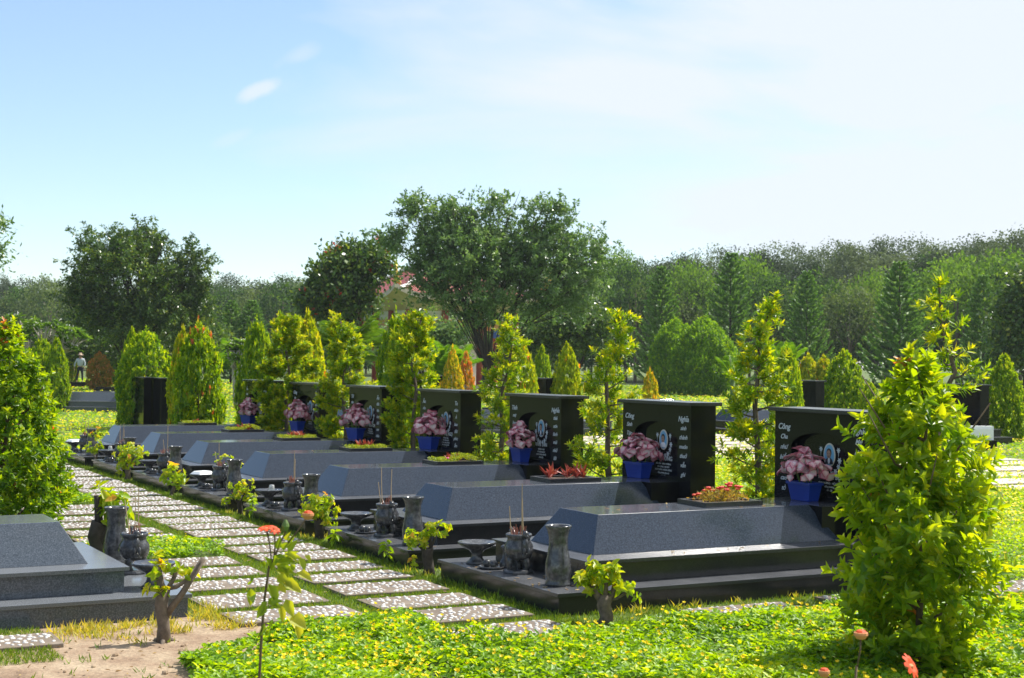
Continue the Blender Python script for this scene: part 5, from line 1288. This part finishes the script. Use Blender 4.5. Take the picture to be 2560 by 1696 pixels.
for q, (x, y, Y, ws, lab) in enumerate(PINES):
    X, z = xz(x, y, Y); f, s = cached(('pine', q % 2), lambda: pine_mesh(400 + q % 2))
    t = thing('norfolk_pine', lab, 'tree', (X, Y, 0), q * 1.3, 'Norfolk pines before the wood'); t.scale = (ws * z / 7.5, ws * z / 7.5, z / 7.5)
    link('needles', f, t); link('trunk', s, t)
for q, (x, y, lab) in enumerate([(536, 692, 'dim small Norfolk pine right of the big left tree'), (583, 690, 'second dim Norfolk pine, a little farther right of the big left tree')]):
    X, z = xz(x, y, 112); f, s = CACHE[('pine', q)]
    t = thing('norfolk_pine', lab, 'tree', (X, 112, 0), q, 'Norfolk pines before the wood'); t.scale = (1.1, 1.1, z / 7.5); link('needles', f, t); link('trunk', s, t)

# ------------------------------------------------------------------ big trees
def px_lobes(lst, Y, cx):
    """crown lobes given as seen: centre x, centre y, half width, half height"""
    out = []
    R = np.random.RandomState(int(Y))
    for (x, y, hw, hh) in lst:
        hw *= .86; hh *= .86
        p = at(x, y, Y); k = K / F * Y
        out.append((p.x - cx, R.uniform(-.35, .35) * hw * k, p.z, hw * k, hw * k * .95, hh * k))
    return out
def big_tree(name, label, x, Y, lob, seed, matn, nclump, per, L, csz, r0, fork, lean=0, bark='darkwood', extra=None, sprig=0.12, shell=.45, spray=0.0):
    X, _ = xz(x, 800, Y); lb_ = px_lobes(lob, Y, X)
    h = max(l[2] + l[5] for l in lb_)
    t = thing(name, label, 'tree', (X, Y, 0))
    link('crown', crown_mesh(seed, lb_, nclump, per, L, L * .5, M[matn], csz, sprig=sprig, shell=shell, extra=extra, spray=spray), t)
    link('trunk', limb_tree(seed, h, lb_, r0=r0, fork=fork, lean=lean).mesh('trunk', M[bark], smooth=True), t); return t
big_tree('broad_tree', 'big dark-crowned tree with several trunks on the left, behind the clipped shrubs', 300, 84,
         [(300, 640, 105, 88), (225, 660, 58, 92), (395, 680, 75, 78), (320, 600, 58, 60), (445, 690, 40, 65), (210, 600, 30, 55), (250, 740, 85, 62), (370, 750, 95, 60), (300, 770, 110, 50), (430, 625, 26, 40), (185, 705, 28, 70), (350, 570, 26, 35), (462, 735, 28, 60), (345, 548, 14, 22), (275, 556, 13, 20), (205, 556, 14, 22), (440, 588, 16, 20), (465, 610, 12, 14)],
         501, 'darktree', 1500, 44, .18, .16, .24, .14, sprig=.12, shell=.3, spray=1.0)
big_tree('broad_tree', 'tallest tree with spreading feathery crown and leaning trunk, near the centre', 1115, 72,
         [(1090, 605, 100, 80), (1010, 585, 62, 75), (1190, 595, 85, 70), (970, 520, 28, 50), (1050, 532, 52, 44), (1150, 512, 30, 46), (1260, 570, 56, 62), (1290, 510, 34, 32), (1260, 640, 85, 80), (1130, 660, 110, 75), (1035, 650, 60, 55), (1350, 610, 50, 55), (1370, 660, 40, 60), (1180, 720, 80, 50), (1300, 720, 70, 45), (925, 572, 34, 30), (1110, 740, 45, 40), (985, 640, 34, 40), (1010, 690, 36, 34), (1160, 485, 14, 30), (952, 492, 16, 34), (1045, 500, 16, 28), (1300, 512, 18, 26), (1085, 508, 14, 26), (1392, 578, 16, 26), (1228, 500, 14, 26), (900, 565, 14, 18)],
         502, 'tree2', 1500, 44, .18, .15, .19, .16, 0.3, sprig=.12, shell=.35, spray=1.05)
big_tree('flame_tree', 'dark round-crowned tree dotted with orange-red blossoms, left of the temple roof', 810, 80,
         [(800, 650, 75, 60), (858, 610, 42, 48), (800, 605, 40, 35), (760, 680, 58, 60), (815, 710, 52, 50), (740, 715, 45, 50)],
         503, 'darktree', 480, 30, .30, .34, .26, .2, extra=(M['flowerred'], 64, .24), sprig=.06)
big_tree('broad_tree', 'tree at the left edge of which only a few hanging twigs show', -66, 60, [(-70, 560, 64, 75), (-48, 525, 45, 30), (-52, 590, 50, 30)], 504, 'tree', 200, 26, .20, .28, .2, .3)
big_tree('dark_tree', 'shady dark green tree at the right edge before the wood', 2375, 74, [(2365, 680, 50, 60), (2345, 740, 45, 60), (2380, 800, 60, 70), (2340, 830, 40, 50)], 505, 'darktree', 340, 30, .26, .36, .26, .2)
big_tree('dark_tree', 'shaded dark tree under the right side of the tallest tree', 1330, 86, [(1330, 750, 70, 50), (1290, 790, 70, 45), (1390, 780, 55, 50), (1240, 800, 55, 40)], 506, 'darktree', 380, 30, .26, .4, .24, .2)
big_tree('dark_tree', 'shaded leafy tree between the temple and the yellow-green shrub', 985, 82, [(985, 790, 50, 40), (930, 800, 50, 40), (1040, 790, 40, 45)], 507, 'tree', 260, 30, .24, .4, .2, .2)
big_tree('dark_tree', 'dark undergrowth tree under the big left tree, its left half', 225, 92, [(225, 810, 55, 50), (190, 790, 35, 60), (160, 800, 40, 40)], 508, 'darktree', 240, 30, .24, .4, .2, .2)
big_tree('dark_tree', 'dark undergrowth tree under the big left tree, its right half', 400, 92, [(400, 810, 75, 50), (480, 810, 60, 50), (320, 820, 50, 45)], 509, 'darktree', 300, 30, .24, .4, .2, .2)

# ------------------------------------------------------------------ frangipani, palms
def frangipani(label, x, Y, lob, seed, nt_=46):
    X, _ = xz(x, 800, Y); L = px_lobes(lob, Y, X); R = np.random.RandomState(seed); mb = MB()
    t = thing('frangipani_tree', label, 'tree', (X, Y, 0), 0, 'frangipani trees'); tips = []
    lb_ = np.array(L)
    for q in range(nt_):
        l = lb_[R.randint(len(lb_))]; d = rdir(R, 1)[0]; d[2] = abs(d[2]) * 1.1 - .45; tips.append(l[:3] + d * l[3:] * R.uniform(.6, 1.05))
    for b in range(5):
        c = lb_[b % len(lb_), :3]; s = Vector((R.normal() * .05, R.normal() * .05, .25))
        mid = s.lerp(Vector(c), .55); mb.tube([(0, 0, -.05), s, mid, Vector(c)], [.10, .085, .06, .035], 7)
    for tp in tips:
        j = np.argmin(((lb_[:, :3] - tp) ** 2).sum(1)); c = Vector(lb_[j, :3]) * .75; tpv = Vector(tp)
        m = c.lerp(tpv, .5) + Vector(R.normal(size=3) * .12); mb.tube([c, m, tpv], [.035, .026, .018], 5)
    T = np.array(tips); ax = np.array([[0, 0, 1.]]) + (T - lb_[:, :3].mean(0)) * .25 + R.normal(size=T.shape) * .2
    l = LB().add(shoots(R, T, ax, 9, .34, .10, .08, .2, 1.0, spread0=85, spread1=40, droop=.2))
    w = T[R.rand(len(T)) < .5]
    for k in range(6): l.add(leaves(w + unit(ax[:len(w)]) * .12 + R.normal(size=w.shape) * .06, rdir(R, len(w)) + np.array([0, 0, .5]), rdir(R, len(w)), .09, .07, R.rand(len(w)), simple=True), 1)
    link('leaves', l.mesh('leaves', [M['wood_green'], M['flowerwhite']]), t); link('trunk', mb.mesh('trunk', M['palebark'], smooth=True), t)
frangipani('spreading grey-limbed frangipani above the red-tipped shrub at left', 95, 60, [(60, 785, 45, 42), (110, 760, 50, 44), (165, 778, 45, 36), (40, 748, 40, 34), (130, 800, 55, 34)], 601, 95)
frangipani('small pale-stemmed frangipani right of the column shrub', 548, 56, [(535, 810, 26, 26), (560, 805, 26, 28), (548, 830, 30, 18)], 602, 40)
def palm(label, x, ybase, Y, size, nf, seed, upright, h, mat='palm'):
    p, _ = xz(x, ybase, Y); R = np.random.RandomState(seed); mb = MB(); lb = LB()
    t = thing('palm', label, 'palm', (p, Y, 0)); mb.tube([(0, 0, -.05), (0, 0, h)], [.12, .09], 8)
    for f in range(nf):
        a = f * 2.4 + R.normal() * .2; e0 = R.uniform(upright, 1.45); ts = np.linspace(0, 1, 14); el = e0 - ts * R.uniform(.7, 1.5) * (1.2 - upright * .6)
        seg = size / 13 * R.uniform(.85, 1.1); x_ = np.concatenate([[0], np.cumsum(np.cos(el[:-1]) * seg)]); z_ = np.concatenate([[0], np.cumsum(np.sin(el[:-1]) * seg)]) + h
        pts = np.stack([x_ * math.cos(a), x_ * math.sin(a), z_], 1); mb.tube([tuple(q) for q in pts[::3]], [.03, .024, .018, .012, .006], 5)
        for sgn in (-1, 1):
            m = 26; tt = np.linspace(.15, 1, m); c = np.stack([np.interp(tt, ts, pts[:, i]) for i in range(3)], 1); tg = np.stack([np.cos(np.interp(tt, ts, el)) * math.cos(a), np.cos(np.interp(tt, ts, el)) * math.sin(a), np.sin(np.interp(tt, ts, el))], 1)
            sd_ = np.array([-math.sin(a), math.cos(a), 0]) * sgn
            lb.add(leaves(c, tg * .7 + sd_ * .8 + np.array([0, 0, -.15]), np.array([0, 0, 1.]) + R.normal(size=(m, 3)) * .15, size * .30 * np.sin(np.clip(tt * 2.6 + .35, 0, PI)) ** .6 + .05, size * .022, np.clip(R.normal(size=m) * .2 + .5, 0, 1), fold=.1, droop=.25))
    link('fronds', lb.mesh('fronds', M[mat]), t); link('trunk', mb.mesh('trunk', M['stem'], smooth=True), t)
palm('feathery palm with arching fronds below the flame tree', 800, 830, 50, 1.9, 26, 611, .35, 1.9, 'palmdark')
palm('bright low palm behind the small frangipani', 545, 830, 66, 1.7, 16, 612, .6, 1.3)
palm('upright fresh green palm left of the orange cone shrub', 1022, 850, 52, 1.7, 11, 613, .95, 1.2)
palm('upright palm right of the big dark topiary pair', 1694, 850, 60, 1.15, 7, 614, 1.15, 1.3)
palm('upright palm behind the trunk of the sparse podocarpus', 1808, 850, 58, 1.4, 7, 615, 1.15, 1.6)

# ------------------------------------------------------------------ temple pavilion behind the trees
def temple():
    c = (-7.8 + 6 * GV[0] + 6 * RV[0], 95 + 6 * GV[1] + 6 * RV[1])
    t = thing('temple_pavilion', 'temple pavilion with red tiled roof, golden roof ornaments and cream eaves', 'temple', (c[0], c[1], 0), YAW)
    n = 33; A = 6.0; eave = 6.35
    def zf(u, v):
        tt = max(abs(u), abs(v)); return eave + 3.2 * (1 - tt) ** 1.25 + .75 * (abs(u) * abs(v)) ** 5
    vs = []; fs = []
    for i in range(n):
        for j in range(n):
            u, v = -1 + 2 * i / (n - 1), -1 + 2 * j / (n - 1); vs.append((A * u, A * v, zf(u, v)))
    for i in range(n - 1):
        for j in range(n - 1): fs.append((i * n + j, (i + 1) * n + j, (i + 1) * n + j + 1, i * n + j + 1))
    roof = link('roof', MB().add(vs, fs).mesh('roof', M['tiles']), t)
    # pale fascia that follows the curved eaves, and sloping soffit
    mb = MB()
    for side in range(4):
        rot = Matrix.Rotation(side * PI / 2, 3, 'Z')
        q0 = []; 
        for j in range(n):
            v = -1 + 2 * j / (n - 1); z = zf(1, v)
            q0 += [rot @ Vector((A + .03, A * v * 1.005, z + .05)), rot @ Vector((A + .03, A * v * 1.005, z - .28)), rot @ Vector((A - .35, A * v * .95, z - .30)), rot @ Vector((A - 1.9, (A - 1.9) * v, eave - .95))]
        f = []
        for j in range(n - 1):
            for k in range(3): f.append((j * 4 + k, j * 4 + k + 1, (j + 1) * 4 + k + 1, (j + 1) * 4 + k))
        mb.add(q0, f)
    link('eaves', mb.mesh('eaves', M['cream']), t)
    b = A - 1.9
    mb = MB(); 
    mb.box(-b, b, -b, b, eave - 1.12, eave - .95, 0)
    mb.box(-b + .1, b - .1, -b + .1, b - .1, eave - 1.75, eave - 1.12, 0)
    link('wall_band', mb.mesh('wall_band', M['whiteplaster']), t)
    link('beam', MB().box(-b - .02, b + .02, -b - .02, b + .02, eave - 2.15, eave - 1.75).mesh('beam', M['orange']), t)
    link('inner_wall', MB().box(-2.2, 2.2, -2.2, 2.2, 0.3, eave - 2.15).mesh('inner_wall', M['whiteplaster']), t)
    link('floor_slab', MB().box(-b - .8, b + .8, -b - .8, b + .8, 0, .3).mesh('floor_slab', M['cream']), t)
    for u in (-1, -.33, .33, 1):
        for v in (-1, -.33, .33, 1):
            if max(abs(u), abs(v)) < 1: continue
            link('column', cached('tcol', lambda: MB().lathe([(.24, .3), (.24, 3.9), (.26, 4.0), (.24, 5.42)], 14).mesh('column', M['red'], smooth=True)), t, (u * (b + .05), v * (b + .05), 0))
    # name boards and gilded carving on the band
    sg = MB(); cv_ = MB(); R = np.random.RandomState(4)
    for u in (-.66, 0, .66):
        for rz in (0, 1):
            q = (lambda a, d, z: (a, -b - .06 - d, z)) if rz == 0 else (lambda a, d, z: (-b - .06 - d, a, z))
            x = u * b
            def bx(m_, a0, a1, d0, d1, z0, z1):
                if rz == 0: m_.box(a0, a1, -b - .05 - d1, -b - .05 - d0, z0, z1)
                else: m_.box(-b - .05 - d1, -b - .05 - d0, a0, a1, z0, z1)
            bx(sg, x - .5, x + .5, 0, .08, eave - 2.75, eave - 2.2)
            for k in range(9): 
                xx = x - .9 + k * .22
                cv_.blob(((xx, -b + .06, eave - 1.6) if rz == 0 else (-b + .06, xx, eave - 1.6)), (.13, .13, .09 + .04 * R.rand()), 7, 4)
    link('sign_board', sg.mesh('sign_board', M['bluepaint']), t); link('carving', cv_.mesh('carving', M['gold'], smooth=True), t)
    for sx in (-1, 1):
        for sy in (-1, 1):
            z = zf(1, 1); d = Vector((sx, sy, 0)).normalized(); p0 = Vector((sx * A * .98, sy * A * .98, z))
            pts = [p0 - d * .55 + Vector((0, 0, .0)), p0 - d * .1 + Vector((0, 0, .15)), p0 + d * .12 + Vector((0, 0, .6)), p0 + d * .05 + Vector((0, 0, 1.05)), p0 - d * .18 + Vector((0, 0, 1.38))]
            o = MB().tube(pts, [.20, .22, .17, .12, .03], 8)
            o.blob(p0 - d * .25 + Vector((0, 0, .22)), (.26, .26, .22), 9, 6)
            for k in range(4): o.blob(p0 - d * (.1 - .05 * k) + Vector((0, 0, .3 + .25 * k)) - d * .16, (.10, .10, .09), 7, 4)
            link('roof_ornament', o.mesh('roof_ornament', M['gold'], smooth=True), roof)
            rp = [Vector((sx * A * u, sy * A * u, zf(u, u) + .08)) for u in np.linspace(0.02, .97, 9)]
            link('roof_ridge', MB().tube(rp, [.13] * 9, 6).mesh('roof_ridge', M['whiteplaster']), roof)
temple()

# ------------------------------------------------------------------ the wood
BX = [-200, 0, 250, 500, 720, 1000, 1420, 1700, 2000, 2200, 2370, 2600]
BD = [235, 225, 216, 212, 204, 190, 172, 160, 150, 142, 134, 128]
BY = [640, 640, 640, 642, 634, 622, 596, 576, 556, 540, 524, 505]      # skyline as seen
def front(x): return float(np.interp(x, BX, BD))
def far_tree_batch(R, C, hgt, wid, n, L, zc=.64, zr=.36):
    """one far tree: domed crown of leaf clumps; returns leaf arrays"""
    nc = max(10, n // 22); d = rdir(R, nc); d[:, 2] = np.abs(d[:, 2]) * 1.2 - .4; d = unit(d)
    rad = R.uniform(.78, 1.04, (nc, 1)); c = d * rad * np.array([[wid, wid, hgt * zr]]) + np.array([[0, 0, hgt * zc]])
    ci = R.randint(nc, size=n); P = c[ci] + R.normal(size=(n, 3)) * wid * .105
    D = rdir(R, n); Nn = rdir(R, n) * .8 + np.array([[0, 0, .4]]) + d[ci] * .3
    t = np.clip(.46 + R.normal() * .27 + (R.rand(nc)[ci] - .5) * .45 + R.normal(size=n) * .12, 0, 1)
    return leaves(P + C, D, Nn, L * (.6 + .8 * R.rand(n)), L * .72, t, simple=True)
Rw = np.random.RandomState(900); lbw = LB(); lbt = MB()
for row in range(5):
    x = -160.0 + row * 11
    while x < 2540:
        D0 = front(x) + row * 9 + Rw.uniform(-3, 3); X, zt = xz(x, float(np.interp(x, BX, BY)) + Rw.uniform(-8, 30) + (14 if row < 2 else 0), D0)
        wdt = Rw.uniform(2.8, 4.3); lbw.add(far_tree_batch(Rw, np.array([X, D0, 0]), zt, wdt, 5200 if row < 2 else 2800, .27, .66, .34))
        lbt.tube([(X, D0, 0), (X + .2, D0, zt * .6)], [.16, .09], 5)
        x += wdt * 2 * .72 / D0 * F / K
o = kind(link('rubber_wood', lbw.mesh('rubber_wood', M['rubber'])), 'stuff'); tag(o, 'grey-green rubber tree wood closing the view along the whole skyline', 'wood')
o = kind(link('wood_trunks', lbt.mesh('wood_trunks', M['wood'])), 'stuff'); tag(o, 'slim trunks inside the rubber wood', 'tree trunks')
# lower, fresher green belt in front of it
lbw = LB(); x = -160.0
while x < 2540:
    for row in range(3):
        D0 = front(x) - 7 - row * 6 + Rw.uniform(-2, 2); ysky = float(np.interp(x, BX, BY)); X, zt = xz(x + Rw.uniform(-20, 20), ysky + Rw.uniform(45, 95) + row * 45, D0)
        lbw.add(far_tree_batch(Rw, np.array([X, D0, 0]), max(3.0, zt), Rw.uniform(2.2, 3.4), 1800, .30, .48, .50))
    x += 36
o = kind(link('wood_edge', lbw.mesh('wood_edge', M['wood_green'])), 'stuff'); tag(o, 'mid-green thicket along the foot of the rubber wood', 'wood')
# the wood goes on round the cemetery, to the left of the picture: the polished headstones mirror it
lbw = LB()
for q in range(150):
    a = math.radians(Rw.uniform(-112, -26)); D0 = Rw.uniform(95, 135); lbw.add(far_tree_batch(Rw, np.array([D0 * math.sin(a), D0 * math.cos(a) + 5, 0]), Rw.uniform(11, 16), Rw.uniform(4, 6), 420, 1.1, .5, .5))
o = kind(link('side_wood', lbw.mesh('side_wood', M['wood_green'])), 'stuff'); tag(o, 'the wood going on beyond the left edge of the view', 'wood')
# single trees that stand out before the wood
def single(seed, matn, n=3400, L=.26):
    def fn():
        R = np.random.RandomState(seed); l = LB().add(far_tree_batch(R, np.zeros(3), 1.0, .40, n, L / 8)); mb = MB(); mb.tube([(0, 0, -.02), (.01, 0, .35), (0, 0, .8)], [.018, .014, .005], 6)
        for q in range(6): a = q * 1.05; mb.tube([(0, 0, .25 + q * .04), (.12 * math.cos(a), .12 * math.sin(a), .45 + q * .05), (.25 * math.cos(a), .25 * math.sin(a), .6 + q * .04)], [.009, .006, .002], 4)
        return l.mesh('crown', M[matn]), mb.mesh('trunk', M['wood'], smooth=True)
    return fn
SING = [(60, 665, 1.0, 'a'), (15, 690, 1.1, 'b'), (120, 650, 1.0, 'b'), (520, 665, .9, 'a'), (600, 668, 1.0, 'b'), (655, 655, .9, 'a'), (700, 665, .8, 'b'), (1435, 588, .45, 'c'), (1470, 612, .8, 'a'), (1500, 650, .9, 'b'), (1590, 612, .75, 'c'), (1560, 690, 1.0, 'b'), (1640, 660, .8, 'a'), (1735, 600, .7, 'c'), (1770, 640, .9, 'a'), (1810, 690, .9, 'b'), (1920, 660, .9, 'a'), (1965, 665, 1.0, 'b'), (2020, 640, .8, 'c'), (2150, 640, .8, 'a'), (2215, 605, 1.0, 'c'), (2330, 590, 1.0, 'c'), (2360, 620, 1.0, 'a'), (1390, 680, 1.0, 'a'), (1450, 700, 1.0, 'b')]
CW = {'a': ('pale mid-green', 'wood_green'), 'b': ('soft olive green', 'singleolive'), 'c': ('fresh bright green', 'singlebright')}
LAND = [(0, 'at the far left edge'), (120, 'left of the big left tree'), (560, 'right of the big left tree'), (700, 'left of the flame tree'), (1440, 'right of the tallest tree'), (1530, 'by the first Norfolk pine'), (1610, 'behind the topiary pair'), (1690, 'by the second Norfolk pine'), (1770, 'right of the second Norfolk pine'), (1866, 'by the third Norfolk pine'), (1970, 'right of the third Norfolk pine'), (2080, 'by the widest Norfolk pine'), (2190, 'behind the thin podocarpus'), (2274, 'by the rightmost Norfolk pine'), (2350, 'at the right edge')]
for q, (x, y, w, k_) in enumerate(SING):
    Y = front(x) - 22 - (q % 3) * 3; X, z = xz(x, y, Y); m, s = cached(('single', k_), single(950 + ord(k_), CW[k_][1]))
    lm = min(LAND, key=lambda a: abs(a[0] - x))[1]
    t = thing('wood_tree', '%s tree before the wood %s, crown %s' % (CW[k_][0], lm, 'high' if y < 640 else 'middling' if y < 670 else 'low'), 'tree', (X, Y, 0), q * 1.7, 'single trees before the wood'); t.scale = (z * w * .85, z * w * .85, z)
    link('crown', m, t); link('trunk', s, t)

# ------------------------------------------------------------------ orange-flowered weeds close to the camera
def bloom(mb, c, r, tilt, n=9, mi=0, ci=1):
    C = Vector(c); T = Matrix.Rotation(tilt[0], 3, 'X') @ Matrix.Rotation(tilt[1], 3, 'Y')
    for k in range(n):
        a = 2 * PI * k / n; d = T @ Vector((math.cos(a), math.sin(a), .12)); s = T @ Vector((-math.sin(a), math.cos(a), 0)); u = T @ Vector((0, 0, 1))
        p = [C + d * r * .15 + u * .002, C + d * r * .55 + s * r * .26 + u * .004, C + d * r + s * r * .12 - u * r * .1, C + d * r - s * r * .12 - u * r * .1, C + d * r * .55 - s * r * .26 + u * .004]
        q = [x_ - u * .0015 for x_ in p]
        mb.add([tuple(x_) for x_ in p + q], [(0, 1, 2, 3, 4), (9, 8, 7, 6, 5), (0, 5, 6, 1), (1, 6, 7, 2), (2, 7, 8, 3), (3, 8, 9, 4), (4, 9, 5, 0)], mi)
    mb.blob(tuple(C - T @ Vector((0, 0, .004))), (r * .34, r * .34, r * .22), 9, 5, ci)
def weed(label, Y, stem, heads, lvs, seed):
    base = at(*stem[0], Y); base.z = 0
    t = thing('flowering_weed', label, 'plant', base, 0, 'orange-flowered weeds'); R = np.random.RandomState(seed); mb = MB()
    P = [Vector((0, 0, -.02))] + [at(x, y, Y) - base for x, y in stem]
    mb.tube(P, [.0075] + [.0065 - .0035 * k / len(P) for k in range(len(P) - 1)], 6)
    for (x, y, x2, y2, r, tl, typ) in heads:
        fl = MB()
        a, b = at(x2, y2, Y) - base, at(x, y, Y) - base; mb.tube([a, a.lerp(b, .5) + Vector((.004, 0, 0)), b], [.004, .0034, .004], 5)
        if typ == 'f': bloom(fl, b, r, tl)
        elif typ == 'bud': fl.lathe([(0, 0), (r * .6, .004), (r, .022), (r * .8, .035), (r * .3, .05), (0, .05)], 10, tuple(b - Vector((0, 0, .02))), 2)
        else: fl.lathe([(0, 0), (r * .6, .004), (r, .02), (r * .95, .03), (0, .034)], 12, tuple(b - Vector((0, 0, .02))), 1); fl.blob(tuple(b + Vector((0, 0, .012))), (r * .8, r * .8, .010), 8, 4, 0)
        link({'f': 'flower', 'bud': 'bud'}.get(typ, 'seed_head'), fl.mesh('flower', [M['petalorange'], M['orange'], M['stem']], smooth=False), t)
    link('stem', mb.mesh('stem', M['brownstem'], smooth=True), t)
    lb = LB()
    for (x, y, dx, dy, L, w, tn) in lvs:
        p = np.array([at(x, y, Y) - base]); d = np.array([[dx, -.35, -dy]]); lb.add(leaves(p, d, np.array([[.25, -.75, .6]]) + R.normal(size=(1, 3)) * .25, L * .66, w * .8, [min(1, tn + .2)], droop=.3, fold=.3))
        for _ in range(2): lb.add(leaves(p + R.normal(size=(1, 3)) * .035, d + R.normal(size=(1, 3)) * .55, np.array([[.25, -.75, .6]]) + R.normal(size=(1, 3)) * .35, L * R.uniform(.35, .6), w * .6, [min(1, tn + R.uniform(.1, .45))], droop=.4, fold=.3))
    if lvs: link('leaves', lb.mesh('leaves', M['tithonia']), t)
weed('tall orange-flowered weed with yellowing leaves in front of the pebble path', 6.2, [(598, 1600), (604, 1480), (612, 1380), (622, 1310), (634, 1290), (655, 1240)],
     [(616, 1222, 628, 1302, .040, (.2, -.1), 'f'), (634, 1226, 634, 1290, .028, (.5, .4), 'f'), (712, 1192, 662, 1260, .026, (0, 0), 'seed'), (660, 1218, 655, 1245, .017, (0, 0), 'bud')],
     [(632, 1300, .5, -.4, .10, .05, .2), (640, 1310, .9, .2, .13, .06, .35), (640, 1330, .8, .5, .14, .07, .55), (628, 1320, -.15, -.9, .11, .05, .25), (620, 1350, .5, .8, .15, .07, .3), (640, 1300, 1, -.25, .12, .05, .4), (655, 1345, .9, .35, .14, .07, .7), (660, 1385, .5, .9, .13, .06, .6), (670, 1430, .9, .3, .13, .09, .95), (615, 1400, -.5, .7, .10, .05, .3), (620, 1385, .6, .3, .10, .05, .2), (612, 1440, -.3, 1, .11, .03, .1), (585, 1330, -.2, 1, .06, .02, .0), (640, 1270, .3, -1, .09, .04, .2), (690, 1290, .6, .8, .10, .045, .5), (650, 1270, .8, -.6, .08, .04, .4)], 71)
weed('weed with a vivid orange-red bloom at the bottom edge before the large shrub', 5.6, [(2125, 1640), (2112, 1560)], [(2104, 1540, 2112, 1570, .052, (.75, .8), 'f')], [(2120, 1600, .7, -.4, .10, .04, .3)], 72)
weed('weed with a faded orange seed head left of the large shrub', 5.9, [(1972, 1640), (1980, 1540)], [(1990, 1468, 1982, 1540, .030, (.1, 0), 'seed'), (1905, 1556, 1968, 1620, .024, (0, 0), 'seed')], [(1975, 1600, -.6, -.3, .09, .04, .3)], 73)

# ------------------------------------------------------------------ the air: a thin haze over the whole place, below the sky
def haze():
    m = bpy.data.materials.new('thin_haze'); m.use_nodes = True; nt = m.node_tree; nt.nodes.clear()
    out = N(nt, 'ShaderNodeOutputMaterial'); v = N(nt, 'ShaderNodeVolumePrincipled'); v.inputs['Color'].default_value = (0.86, 0.92, 1.0, 1)
    v.inputs['Density'].default_value = 0.00022; v.inputs['Anisotropy'].default_value = 0.3
    nt.links.new(v.outputs[0], out.inputs['Volume'])
    o = link('haze', MB().box(-420, 420, -80, 330, -1.0, 32).mesh('haze', m)); kind(o, 'stuff'); tag(o, 'thin bluish haze softening the far wood', 'haze')
haze()
